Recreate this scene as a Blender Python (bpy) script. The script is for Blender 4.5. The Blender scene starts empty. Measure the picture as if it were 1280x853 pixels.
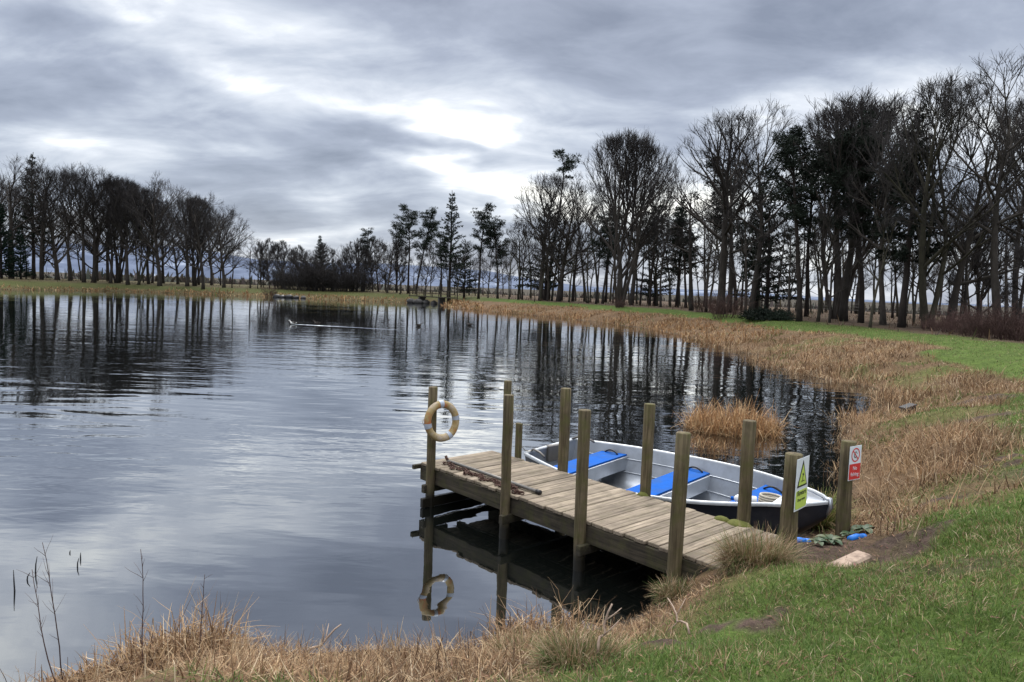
import bpy, math, random
import numpy as np
from mathutils import Vector, Matrix, noise as mnoise

SC = bpy.context.scene
COL = SC.collection
PI = math.pi

# ------------------------------------------------------------------ helpers
def tag(o, label=None, cat=None, group=None, kind=None):
    if label: o['label'] = label
    if cat: o['category'] = cat
    if group: o['group'] = group
    if kind: o['kind'] = kind
    return o

def empty(name, loc, label=None, cat=None, group=None):
    o = bpy.data.objects.new(name, None)
    o.empty_display_size = 0.2
    o.location = loc
    COL.objects.link(o)
    return tag(o, label, cat, group)

def link_mesh(name, me, mat, parent=None):
    o = bpy.data.objects.new(name, me)
    if mat is not None:
        me.materials.append(mat)
    COL.objects.link(o)
    if parent is not None:
        o.parent = parent
    return o

def copy_tree(o, parent=None):
    c = o.copy()
    COL.objects.link(c)
    if parent is not None:
        c.parent = parent
    for ch in [k for k in COL.objects if k.parent == o]:
        copy_tree(ch, c)
    return c

def frame_of(d):
    d = Vector(d).normalized()
    a = Vector((0, 0, 1)) if abs(d.z) < 0.9 else Vector((1, 0, 0))
    u = d.cross(a).normalized()
    return u, d.cross(u).normalized()

class MB:
    """collects shapes, links them as ONE mesh"""
    def __init__(self):
        self.v = []; self.f = []
    def add(self, vs, fs):
        n = len(self.v)
        self.v.extend([tuple(p) for p in vs])
        self.f.extend([tuple(i + n for i in q) for q in fs])
    def box(self, c, s, ax=None, bevel=0.0):
        """box centred at c, size s, ax = three axis vectors"""
        if ax is None: ax = (Vector((1,0,0)), Vector((0,1,0)), Vector((0,0,1)))
        c = Vector(c); hx, hy, hz = s[0]/2, s[1]/2, s[2]/2
        if bevel <= 0:
            P = [c + ax[0]*(hx*i) + ax[1]*(hy*j) + ax[2]*(hz*k) for k in (-1,1) for j in (-1,1) for i in (-1,1)]
            self.add(P, [(0,2,3,1),(4,5,7,6),(0,1,5,4),(2,6,7,3),(0,4,6,2),(1,3,7,5)])
        else:
            b = min(bevel, hx*.9, hy*.9, hz*.9)
            rings = []
            for (z, ins) in ((-hz, b), (-hz+b, 0), (hz-b, 0), (hz, b)):
                x, y = hx-ins, hy-ins
                q = b if ins == 0 else b*0.5
                ring = [(x-q,-y),(x,-y+q),(x,y-q),(x-q,y),(-x+q,y),(-x,y-q),(-x,-y+q),(-x+q,-y)]
                rings.append([c + ax[0]*px + ax[1]*py + ax[2]*z for px,py in ring])
            V = [p for r in rings for p in r]
            F = []
            for k in range(3):
                for i in range(8):
                    j = (i+1) % 8
                    F.append((k*8+i, k*8+j, (k+1)*8+j, (k+1)*8+i))
            F.append(tuple(range(7,-1,-1))); F.append(tuple(range(24,32)))
            self.add(V, F)
        return self
    def tube(self, pts, radii, sides=6, cap=True, closed=False):
        pts = [Vector(p) for p in pts]
        n = len(pts)
        if not hasattr(radii, '__len__'): radii = [radii]*n
        V = []; u = None
        for i, p in enumerate(pts):
            if closed: d = pts[(i+1) % n] - pts[i-1]
            else: d = pts[min(i+1, n-1)] - pts[max(i-1, 0)]
            if d.length < 1e-9: d = Vector((0,0,1))
            d.normalize()
            if u is None: u, w = frame_of(d)
            else:
                u = u - d*u.dot(d)
                if u.length < 1e-6: u, w = frame_of(d)
                u.normalize(); w = d.cross(u)
            for k in range(sides):
                a = 2*PI*k/sides
                V.append(p + (u*math.cos(a) + w*math.sin(a))*radii[i])
        F = []
        for i in range(n if closed else n-1):
            i2 = (i+1) % n
            for k in range(sides):
                k2 = (k+1) % sides
                F.append((i*sides+k, i*sides+k2, i2*sides+k2, i2*sides+k))
        if cap and not closed:
            F.append(tuple(range(sides-1,-1,-1)))
            F.append(tuple((n-1)*sides+k for k in range(sides)))
        self.add(V, F)
        return self
    def grid(self, rows, flip=False, closed=False):
        n, m = len(rows), len(rows[0])
        V = [p for r in rows for p in r]; F = []
        for i in range(n-1):
            for j in range(m if closed else m-1):
                j2 = (j+1) % m
                q = (i*m+j, i*m+j2, (i+1)*m+j2, (i+1)*m+j)
                F.append(q[::-1] if flip else q)
        self.add(V, F)
        return self
    def ngon(self, pts):
        self.add(pts, [tuple(range(len(pts)))])
        return self
    def build(self, name, mat, parent=None, smooth=False):
        off = parent.location if (parent is not None and parent.parent is None) else Vector((0,0,0))
        if parent is not None and parent.parent is not None:
            off = parent.parent.location + parent.location
        me = bpy.data.meshes.new(name)
        me.from_pydata([(p[0]-off[0], p[1]-off[1], p[2]-off[2]) for p in self.v], [], self.f)
        if smooth: me.polygons.foreach_set('use_smooth', [True]*len(me.polygons))
        me.update()
        return link_mesh(name, me, mat, parent)

def np_mesh(name, V, F, col=None, smooth=False):
    me = bpy.data.meshes.new(name)
    nv, nf, k = len(V), len(F), F.shape[1]
    me.vertices.add(nv); me.vertices.foreach_set('co', np.asarray(V, np.float32).ravel())
    me.loops.add(nf*k); me.loops.foreach_set('vertex_index', np.asarray(F, np.int32).ravel())
    me.polygons.add(nf)
    me.polygons.foreach_set('loop_start', np.arange(0, nf*k, k, dtype=np.int32))
    me.polygons.foreach_set('use_smooth', np.full(nf, smooth))
    me.update(calc_edges=True)
    if col is not None:
        a = me.attributes.new('col', 'FLOAT_COLOR', 'POINT')
        c4 = np.ones((nv, 4), np.float32); c4[:, :3] = col
        a.data.foreach_set('color', c4.ravel())
    me.validate()
    return me

# value noise in numpy
_rng = np.random.default_rng(5)
_LAT = _rng.random((256, 256))
def vnoise(x, y):
    xi = np.floor(x).astype(int); yi = np.floor(y).astype(int)
    fx = x-xi; fy = y-yi
    fx = fx*fx*(3-2*fx); fy = fy*fy*(3-2*fy)
    a = _LAT[xi & 255, yi & 255]; b = _LAT[(xi+1) & 255, yi & 255]
    c = _LAT[xi & 255, (yi+1) & 255]; d = _LAT[(xi+1) & 255, (yi+1) & 255]
    return (a*(1-fx)+b*fx)*(1-fy) + (c*(1-fx)+d*fx)*fy
def fbm(x, y, o=4):
    s = 0; a = .5; t = 0
    for k in range(o):
        s = s + a*vnoise(x*2**k+17.3*k, y*2**k+9.1*k); t += a; a *= .5
    return s/t
def sstep(a, b, x):
    t = np.clip((x-a)/(b-a), 0, 1)
    return t*t*(3-2*t)

# ------------------------------------------------------------------ node materials
class NT:
    def __init__(self, tree):
        self.t = tree; self.n = tree.nodes; self.l = tree.links
    def node(self, typ, **kw):
        nd = self.n.new(typ)
        for k, v in kw.items(): setattr(nd, k, v)
        return nd
    def put(self, sock, v):
        if hasattr(v, 'is_linked') or hasattr(v, 'links'): self.l.new(v, sock)
        else: sock.default_value = v
    def math(self, op, a, b=0.0, c=0.0, clamp=False):
        nd = self.node('ShaderNodeMath', operation=op, use_clamp=clamp)
        self.put(nd.inputs[0], a); self.put(nd.inputs[1], b); self.put(nd.inputs[2], c)
        return nd.outputs[0]
    def vmath(self, op, a, b=(0,0,0), scale=None):
        nd = self.node('ShaderNodeVectorMath', operation=op)
        self.put(nd.inputs[0], a); self.put(nd.inputs[1], b)
        if scale is not None: self.put(nd.inputs[3], scale)
        return nd.outputs['Value'] if op in ('DOT_PRODUCT','LENGTH','DISTANCE') else nd.outputs[0]
    def noise(self, vec, scale, detail=4, rough=.55, dist=0.0, out='Fac'):
        nd = self.node('ShaderNodeTexNoise')
        if vec is not None: self.l.new(vec, nd.inputs['Vector'])
        nd.inputs['Scale'].default_value = scale; nd.inputs['Detail'].default_value = detail
        nd.inputs['Roughness'].default_value = rough; nd.inputs['Distortion'].default_value = dist
        return nd.outputs[out]
    def ramp(self, fac, stops, interp='LINEAR'):
        nd = self.node('ShaderNodeValToRGB'); r = nd.color_ramp; r.interpolation = interp
        while len(r.elements) > 1: r.elements.remove(r.elements[-1])
        r.elements[0].position = stops[0][0]; r.elements[0].color = (*stops[0][1], 1) if hasattr(stops[0][1], '__len__') else (stops[0][1],)*3+(1,)
        for p, c in stops[1:]:
            e = r.elements.new(p); e.color = (*c, 1) if hasattr(c, '__len__') else (c, c, c, 1)
        self.put(nd.inputs[0], fac)
        return nd.outputs[0]
    def mix(self, fac, a, b, blend='MIX'):
        nd = self.node('ShaderNodeMix', data_type='RGBA', blend_type=blend)
        self.put(nd.inputs['Factor'], fac)
        for s, v in ((nd.inputs[6], a), (nd.inputs[7], b)):
            if isinstance(v, tuple) and len(v) == 3: v = (*v, 1)
            self.put(s, v)
        return nd.outputs[2]
    def mapping(self, vec, scale=(1,1,1), rot=(0,0,0), loc=(0,0,0)):
        nd = self.node('ShaderNodeMapping')
        self.l.new(vec, nd.inputs[0]); nd.inputs['Scale'].default_value = scale
        nd.inputs['Rotation'].default_value = rot; nd.inputs['Location'].default_value = loc
        return nd.outputs[0]

def new_mat(name):
    m = bpy.data.materials.new(name); m.use_nodes = True
    nt = NT(m.node_tree); nt.n.clear()
    out = nt.node('ShaderNodeOutputMaterial')
    return m, nt, out

def principled(nt, out, color, rough=.7, metal=0.0, spec=.4, bump=None, bstr=.3, bdist=.01):
    b = nt.node('ShaderNodeBsdfPrincipled')
    if isinstance(color, tuple) and len(color) == 3: color = (*color, 1)
    nt.put(b.inputs['Base Color'], color); nt.put(b.inputs['Roughness'], rough)
    b.inputs['Metallic'].default_value = metal; b.inputs['Specular IOR Level'].default_value = spec
    if bump is not None:
        bp = nt.node('ShaderNodeBump'); bp.inputs['Strength'].default_value = bstr; bp.inputs['Distance'].default_value = bdist
        nt.l.new(bump, bp.inputs['Height']); nt.l.new(bp.outputs[0], b.inputs['Normal'])
    nt.l.new(b.outputs[0], out.inputs[0])
    return b

def mat_plain(name, c, rough=.6, metal=0.0, var=.25, scale=8.0, spec=.4, dirt=None):
    m, nt, out = new_mat(name)
    pos = nt.node('ShaderNodeNewGeometry').outputs['Position']
    n = nt.noise(pos, scale, 5, .6)
    f = nt.math('MULTIPLY_ADD', n, var*2, 1-var)
    col = nt.mix(1.0, (*c, 1), f, 'MULTIPLY')
    if dirt:
        n2 = nt.noise(pos, scale*.37, 5, .65)
        col = nt.mix(nt.ramp(n2, [(.48, 0.), (.68, .8)]), col, (*dirt, 1))
    principled(nt, out, col, rough, metal, spec, n, .15)
    return m

def mat_wood(name, c1, c2, axis='z', moss=0.0, grain=1.0, wet=False):
    """weathered timber: grain streaks along an axis, random tone per plank, algae; wet = soaked near the water line"""
    m, nt, out = new_mat(name)
    g = nt.node('ShaderNodeNewGeometry'); pos = g.outputs['Position']
    sc = {'z': (26, 26, 1.2), 'n': (26, 26, 26)}[axis if axis in ('z',) else 'n']
    vec = pos
    if axis == 'n':
        vec = nt.mapping(pos, (1,1,1), (0,0,math.radians(-42.2)))       # x runs along the plank
        vec = nt.mapping(vec, (1.6, 34, 34))
    elif axis == 's':
        vec = nt.mapping(pos, (1,1,1), (0,0,math.radians(47.8)))
        vec = nt.mapping(vec, (1.6, 34, 34))
    else:
        vec = nt.mapping(pos, (30, 30, 1.5))
    n = nt.noise(vec, 1.0, 5, .65, .6)
    isl = nt.node('ShaderNodeNewGeometry').outputs['Random Per Island']
    col = nt.ramp(n, [(.28, tuple(x*.35 for x in c2)), (.40, c2), (.60, c1), (.80, tuple(min(1, x*1.4) for x in c1))])
    tone = nt.math('MULTIPLY_ADD', isl, .5, .74)
    col = nt.mix(1.0, col, tone, 'MULTIPLY')
    blotch = nt.noise(pos, 5.0, 5, .6)
    col = nt.mix(nt.ramp(blotch, [(.45, 0.), (.75, .55)]), col, tuple(x*.6 for x in c2))
    if moss > 0:
        mo = nt.noise(pos, 7.0, 6, .7)
        col = nt.mix(nt.math('MULTIPLY', nt.ramp(mo, [(.46, 0.), (.66, 1.)]), moss), col, (.085, .088, .025))
    rough = .85
    if wet:
        z = nt.node('ShaderNodeSeparateXYZ'); nt.l.new(pos, z.inputs[0])
        zz = nt.math('ADD', z.outputs[2], nt.math('MULTIPLY', blotch, .16))
        w = nt.ramp(zz, [(.20, 1.), (.38, 0.)])
        col = nt.mix(w, col, (.016, .014, .010))
        rough = nt.math('MULTIPLY_ADD', w, -.5, .85)
    principled(nt, out, col, rough, 0, .25, n, .5, .006)
    return m

def mat_bark(name, c1, c2, sc=3.0):
    m, nt, out = new_mat(name)
    tc = nt.node('ShaderNodeTexCoord').outputs['Object']
    n = nt.noise(nt.mapping(tc, (sc, sc, sc*.35)), 1.0, 5, .65, .4)
    info = nt.node('ShaderNodeObjectInfo').outputs['Random']
    col = nt.ramp(n, [(.3, c2), (.7, c1)])
    col = nt.mix(1.0, col, nt.math('MULTIPLY_ADD', info, .6, .7), 'MULTIPLY')
    principled(nt, out, col, .9, 0, .2, n, .5, .03)
    return m

def mat_blade(name, trans=.25, rough=.7, tint=(1,1,1), spec=.2):
    m, nt, out = new_mat(name)
    a = nt.node('ShaderNodeAttribute'); a.attribute_name = 'col'
    c = nt.mix(1.0, a.outputs[0], (*tint, 1), 'MULTIPLY')
    b = nt.node('ShaderNodeBsdfPrincipled'); nt.l.new(c, b.inputs['Base Color'])
    b.inputs['Roughness'].default_value = rough; b.inputs['Specular IOR Level'].default_value = spec
    t = nt.node('ShaderNodeBsdfTranslucent'); nt.l.new(c, t.inputs[0])
    mx = nt.node('ShaderNodeMixShader'); mx.inputs[0].default_value = trans
    nt.l.new(b.outputs[0], mx.inputs[1]); nt.l.new(t.outputs[0], mx.inputs[2])
    nt.l.new(mx.outputs[0], out.inputs[0])
    return m

# ------------------------------------------------------------------ camera (eye 3 m above the water)
F_PX, EYE = 900.0, 3.0
PITCH, ROLL = math.atan(66/900), math.radians(2.1)
_f = Vector((0, math.cos(PITCH), -math.sin(PITCH)))
_u0 = Vector((0, math.sin(PITCH), math.cos(PITCH))); _r0 = Vector((1, 0, 0))
CR = _r0*math.cos(ROLL) + _u0*math.sin(ROLL)
CU = _u0*math.cos(ROLL) - _r0*math.sin(ROLL)
cam = bpy.data.cameras.new('camera'); cam_o = bpy.data.objects.new('camera', cam)
COL.objects.link(cam_o); SC.camera = cam_o
cam.sensor_width = 36; cam.lens = 36*F_PX/1280; cam.clip_start = .05; cam.clip_end = 30000
cam_o.matrix_world = Matrix(((CR.x, CU.x, -_f.x, 0), (CR.y, CU.y, -_f.y, 0), (CR.z, CU.z, -_f.z, EYE), (0,0,0,1)))
def proj(p):
    v = Vector(p) - Vector((0,0,EYE)); w = v.dot(_f)
    return 640 + F_PX*v.dot(CR)/w, 426.5 - F_PX*v.dot(CU)/w

# ------------------------------------------------------------------ terrain
SHORE = [(-60,-14),(-30,-5),(-12,1.6),(-6,3.4),(-4.3,4.5),(-3.3,4.9),(-2.5,5.45),(-1.6,5.6),(-.8,5.75),(0,5.9),(.8,6.15),(1.35,6.6),
         (1.62,6.98),(2.15,7.3),(2.75,7.75),(3.5,8.7),(4.4,9.7),(5.3,11.3),(6.4,13.6),(7.5,15.8),(9.4,18.3),(10.9,20.6),(12.1,23.8),(11.4,28.6),
         (12,35.7),(12.6,43.6),(12.4,56),(9.2,69),(4.4,78),(0,86),(-5.3,95),(-9.3,103),(-11,112),(-12.2,117.5),(-13.6,117.5),(-18.8,119.5),(-32.5,121.3),
         (-46.7,123),(-68.8,125),(-77,108.5),(-92,98),(-118,80),(-125,30),(-100,-5)]
SH = np.array(SHORE)
def shore_d(x, y):
    """signed distance to the pond's edge, positive on land"""
    x = np.asarray(x, float); y = np.asarray(y, float)
    best = np.full(x.shape, 1e9); inside = np.zeros(x.shape, bool)
    n = len(SH)
    for i in range(n):
        x1, y1 = SH[i]; x2, y2 = SH[(i+1) % n]
        dx, dy = x2-x1, y2-y1
        t = np.clip(((x-x1)*dx+(y-y1)*dy)/(dx*dx+dy*dy), 0, 1)
        best = np.minimum(best, np.hypot(x-x1-t*dx, y-y1-t*dy))
        c = ((y1 > y) != (y2 > y)) & (x < (x2-x1)*(y-y1)/(y2-y1+1e-12)+x1)
        inside ^= c
    d = np.where(inside, -best, best)
    return d + (fbm(x*.32+11, y*.32+4, 4)-.5)*2.6*sstep(7.5, 15, np.hypot(x-2, y-6))*(1-sstep(60, 90, np.hypot(x, y)))*sstep(-3, 2, x)

def ground_z(x, y, d=None):
    x = np.asarray(x, float); y = np.asarray(y, float)
    if d is None: d = shore_d(x, y)
    # bank gets gentler away from the jetty
    r = np.hypot(x-2, y-6)
    wj = np.exp(-((np.hypot(x-2.5, y-6.75))/1.5)**2)*(1-sstep(8.0, 9.5, y))
    L = 2.1 + 2.3*sstep(6, 22, r); L = L*(1-wj) + .95*wj
    ex = 1.45*(1-wj) + 1.0*wj
    top = 1.38 + .25*(fbm(x*.05+3, y*.05, 3)-.5)
    z = top*(1-np.exp(-(np.maximum(d, 0)/L)**ex))
    z = z - sstep(45, 220, d)*4.2
    z = np.where(d < 0, np.maximum(d*.45, -1.3), z)
    near = np.exp(-np.hypot(x-2, y-6)/25)
    bumps = (fbm(x*1.1, y*1.1, 4)-.5)*.16 + (fbm(x*4.3+7, y*4.3, 3)-.5)*.05
    return z + np.where(d > -.3, bumps*np.clip(d*1.5+.2, 0, 1), 0)*np.clip(near*1.6+.3, 0, 1.2)

# where straw bank turns into mown grass (points seen on that edge)
EDGE = np.array([(6.6,9.0),(4.1,6.9),(2.5,5.75),(1.2,4.9),(.75,3.9),(.2,2.9),(9.5,14),(13.6,19),(18.2,35.6),(18.0,51.8),(13.5,72),(4,90),(-30,124),(-77,113)])
EDGE_D = np.array(shore_d(EDGE[:,0], EDGE[:,1]))
def grass_edge(x, y):
    w = 0; s = 0
    for (ex, ey), ed in zip(EDGE, EDGE_D):
        k = 1/((x-ex)**2+(y-ey)**2+.3)**1.5
        w = w+k; s = s+k*ed
    return s/w

def zones(x, y, d=None):
    """weights: grass, straw, soil, woodland floor"""
    if d is None: d = shore_d(x, y)
    ge = grass_edge(x, y)
    wob = (fbm(x*.7+1, y*.7, 4)-.5)*(1.0+.12*np.clip(ge,0,8))*1.2
    g = sstep(-.35, .45, d-ge+wob+.35*(1-sstep(10, 14, y)))
    patch = sstep(.56-.10*sstep(7, 9, x)*(1-sstep(24, 30, y)), .72, fbm(x*.55+31, y*.55+8, 4))*(1-sstep(30, 60, y))*sstep(.3, 1.2, d)*.8
    g = np.maximum(g, patch*(1-np.exp(-np.maximum(d, 0)/1.5)))
    w = sstep(-.8, .8, d-ge-4.6+(fbm(x*.4, y*.4+5, 3)-.5)*2)*sstep(22, 30, y)
    land = np.hypot((x-3.25)*.85, (y-6.98)*1.1)
    soil = .9*(1-sstep(.22, .78, land+(fbm(x*2.4, y*2.4, 4)-.5)*1.1))
    for mx, my, mr in MOLE:
        soil = np.maximum(soil, 1-sstep(mr*.6, mr, np.hypot((x-mx)*.75, (y-my)*1.2)+(fbm(x*5, y*5+3, 4)-.5)*.7*mr/.3))
    worn = sstep(.52, .66, fbm(x*.9+50, y*.9+2, 4))*sstep(1.6, 3.5, x+ (5-y)*.35)*(1-sstep(12, 16, y))*.62
    soil = np.maximum(soil, worn*g)
    return g, soil, w
MOLE = [(5.35,8.75,.34),(9.2,13.8,.5),(1.55,4.85,.28),(1.05,4.45,.22),(6.9,9.9,.3),(3.9,7.0,.3),(11.4,17.2,.6)]

def build_ground():
    def axis(segs):
        out = []
        for a, b, n in segs: out += list(np.linspace(a, b, n, endpoint=False))
        return np.array(out + [segs[-1][1]])
    xs = axis([(-9000,-1500,8),(-1500,-300,14),(-300,-130,16),(-130,-20,60),(-20,-5,30),(-5,9,190),(9,26,90),(26,70,50),(70,300,26),(300,1500,14),(1500,9000,8)])
    ys = axis([(-300,-20,10),(-20,0,20),(0,1.5,8),(1.5,12,150),(12,30,110),(30,70,90),(70,145,90),(145,300,26),(300,1500,14),(1500,12000,10)])
    X, Y = np.meshgrid(xs, ys, indexing='ij')
    x, y = X.ravel(), Y.ravel()
    d = shore_d(x, y); z = ground_z(x, y, d)
    for mx, my, mr in MOLE:
        z += .05*(.4+1.2*fbm(x*9, y*9, 2))*np.exp(-(np.hypot(x-mx, y-my)/(mr*.7))**2)
    # level earth behind the landward end of the jetty
    k = 1-sstep(.50, 1.45, np.hypot(x-3.05, y-6.75)); z = z*(1-k*.9) + .45*k*.9
    g, soil, w = zones(x, y, d)
    n1 = fbm(x*.8, y*.8, 4)[:, None]; n2 = fbm(x*3.1+4, y*3.1, 3)[:, None]
    straw = np.array([.150,.098,.058])*(.7+.6*n1); green = np.array([.080,.118,.028])*(.65+.7*n2)
    earth = np.array([.088,.062,.050])*(.7+.6*n2); floor = np.array([.095,.068,.048])*(.6+.8*n1)
    mud = np.array([.045,.036,.027])
    c = straw*(1-g[:, None]) + green*g[:, None]
    c = c*(1-soil[:, None]) + earth*soil[:, None]
    c = c*(1-w[:, None]) + floor*w[:, None]
    under = sstep(.28, .02, d)[:, None] if False else (1-sstep(.02, .35, d))[:, None]
    c = c*(1-under) + mud*under
    dull = (sstep(95, 115, y)*(1-sstep(-8, 0, x)))[:, None]*.7
    c = c*(1-dull) + np.array([.085,.078,.036])*(.7+.6*n1)*dull
    far = sstep(150, 500, np.hypot(x, y))[:, None]
    fieldc = np.array([.060,.052,.040])*(.6+.8*fbm(x*.004, y*.011, 3)[:, None])
    c = c*(1-far) + fieldc*far
    nx, ny = len(xs), len(ys)
    idx = np.arange(nx*ny).reshape(nx, ny)
    Fq = np.stack([idx[:-1,:-1], idx[1:,:-1], idx[1:,1:], idx[:-1,1:]], -1).reshape(-1, 4)
    me = np_mesh('ground', np.stack([x, y, z], -1), Fq, c, True)
    m, nt, out = new_mat('earth_and_turf')
    a = nt.node('ShaderNodeAttribute'); a.attribute_name = 'col'
    pos = nt.node('ShaderNodeNewGeometry').outputs['Position']
    n = nt.noise(pos, 9, 7, .7); nb = nt.noise(pos, 45, 4, .7)
    col = nt.mix(1.0, a.outputs[0], nt.ramp(n, [(.25, .45), (.5, 1.), (.78, 1.6)]), 'MULTIPLY')
    col = nt.mix(1.0, col, nt.ramp(nb, [(.25, .5), (.55, 1.), (.8, 1.5)]), 'MULTIPLY')
    principled(nt, out, col, .95, 0, .1, nt.math('ADD', n, nt.math('MULTIPLY', nb, .4)), .9, .05)
    o = link_mesh('ground', me, m)
    tag(o, kind='structure')
build_ground()

def gz(x, y):
    z = float(ground_z(np.array([x]), np.array([y]))[0])
    k = float(1-sstep(.50, 1.45, np.array(math.hypot(x-3.05, y-6.75))))
    return z*(1-k*.9) + .45*k*.9
def gz_np(x, y):
    z = ground_z(x, y)
    k = 1-sstep(.50, 1.45, np.hypot(x-3.05, y-6.75))
    return z*(1-k*.9) + .45*k*.9

def at_column(px, Y):
    """ground point at depth Y whose picture column is px"""
    X = (px-640)/F_PX*Y
    for _ in range(8):
        q = proj((X, Y, gz(X, Y)))
        X += (px-q[0])/F_PX*Y
    return X, Y, gz(X, Y)

# ------------------------------------------------------------------ water
def build_water():
    xs = np.linspace(-126, 16, 40); ys = np.linspace(-15, 127, 40)
    X, Y = np.meshgrid(xs, ys, indexing='ij')
    idx = np.arange(1600).reshape(40, 40)
    Fq = np.stack([idx[:-1,:-1], idx[1:,:-1], idx[1:,1:], idx[:-1,1:]], -1).reshape(-1, 4)
    me = np_mesh('water', np.stack([X.ravel(), Y.ravel(), np.zeros(1600)], -1), Fq, None, True)
    o = link_mesh('water', me, M['water']); tag(o, kind='structure')

def water_mat():
    m, nt, out = new_mat('lake_water')
    pos = nt.node('ShaderNodeNewGeometry').outputs['Position']
    # wind ripples run roughly across the view, long crested
    r1 = nt.noise(nt.mapping(pos, (.9, 2.3, 1), (0,0,.30)), 1.0, 3, .5, .3)
    r2 = nt.noise(nt.mapping(pos, (2.6, 6.5, 1), (0,0,.12)), 1.0, 2, .5, .2)
    r3 = nt.noise(nt.mapping(pos, (.22, .75, 1), (0,0,.55)), 1.0, 2, .5, .3)
    # gusts: patches of rougher and calmer water, calm close to the bank in front
    gust = nt.ramp(nt.noise(nt.mapping(pos, (.05, .10, 1), (0,0,.3)), 1.0, 3, .5), [(.41, .12), (.62, 1.)])
    sep = nt.node('ShaderNodeSeparateXYZ'); nt.l.new(pos, sep.inputs[0])
    yy = sep.outputs[1]; xx = sep.outputs[0]
    calm = nt.ramp(nt.math('MULTIPLY', yy, 1/60), [(.09, .12), (.13, .40), (.19, 1.), (.5, .9), (1., .45)])
    amp = nt.math('MULTIPLY', gust, calm)
    h = nt.math('ADD', nt.math('MULTIPLY', r1, .019), nt.math('MULTIPLY', r2, .0026))
    h = nt.math('MULTIPLY', h, amp)
    h = nt.math('ADD', h, nt.math('MULTIPLY', nt.math('MULTIPLY', r3, .030), nt.math('MAXIMUM', calm, .42)))
    bp = nt.node('ShaderNodeBump'); bp.inputs['Strength'].default_value = 1.0; bp.inputs['Distance'].default_value = 1.0
    nt.l.new(h, bp.inputs['Height'])
    gl = nt.node('ShaderNodeBsdfGlossy'); gl.inputs['Roughness'].default_value = .02
    gl.inputs['Color'].default_value = (.95, .97, 1, 1); nt.l.new(bp.outputs[0], gl.inputs['Normal'])
    df = nt.node('ShaderNodeBsdfDiffuse'); df.inputs['Color'].default_value = (.004, .005, .0045, 1)
    fr = nt.node('ShaderNodeFresnel'); fr.inputs['IOR'].default_value = 1.34; nt.l.new(bp.outputs[0], fr.inputs['Normal'])
    fac = nt.math('MULTIPLY_ADD', nt.math('POWER', fr.outputs[0], .62), .72, .27, clamp=True)
    mx = nt.node('ShaderNodeMixShader'); nt.l.new(fac, mx.inputs[0])
    nt.l.new(df.outputs[0], mx.inputs[1]); nt.l.new(gl.outputs[0], mx.inputs[2]); nt.l.new(mx.outputs[0], out.inputs[0])
    return m

M = {}
M['water'] = water_mat()
build_water()

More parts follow.
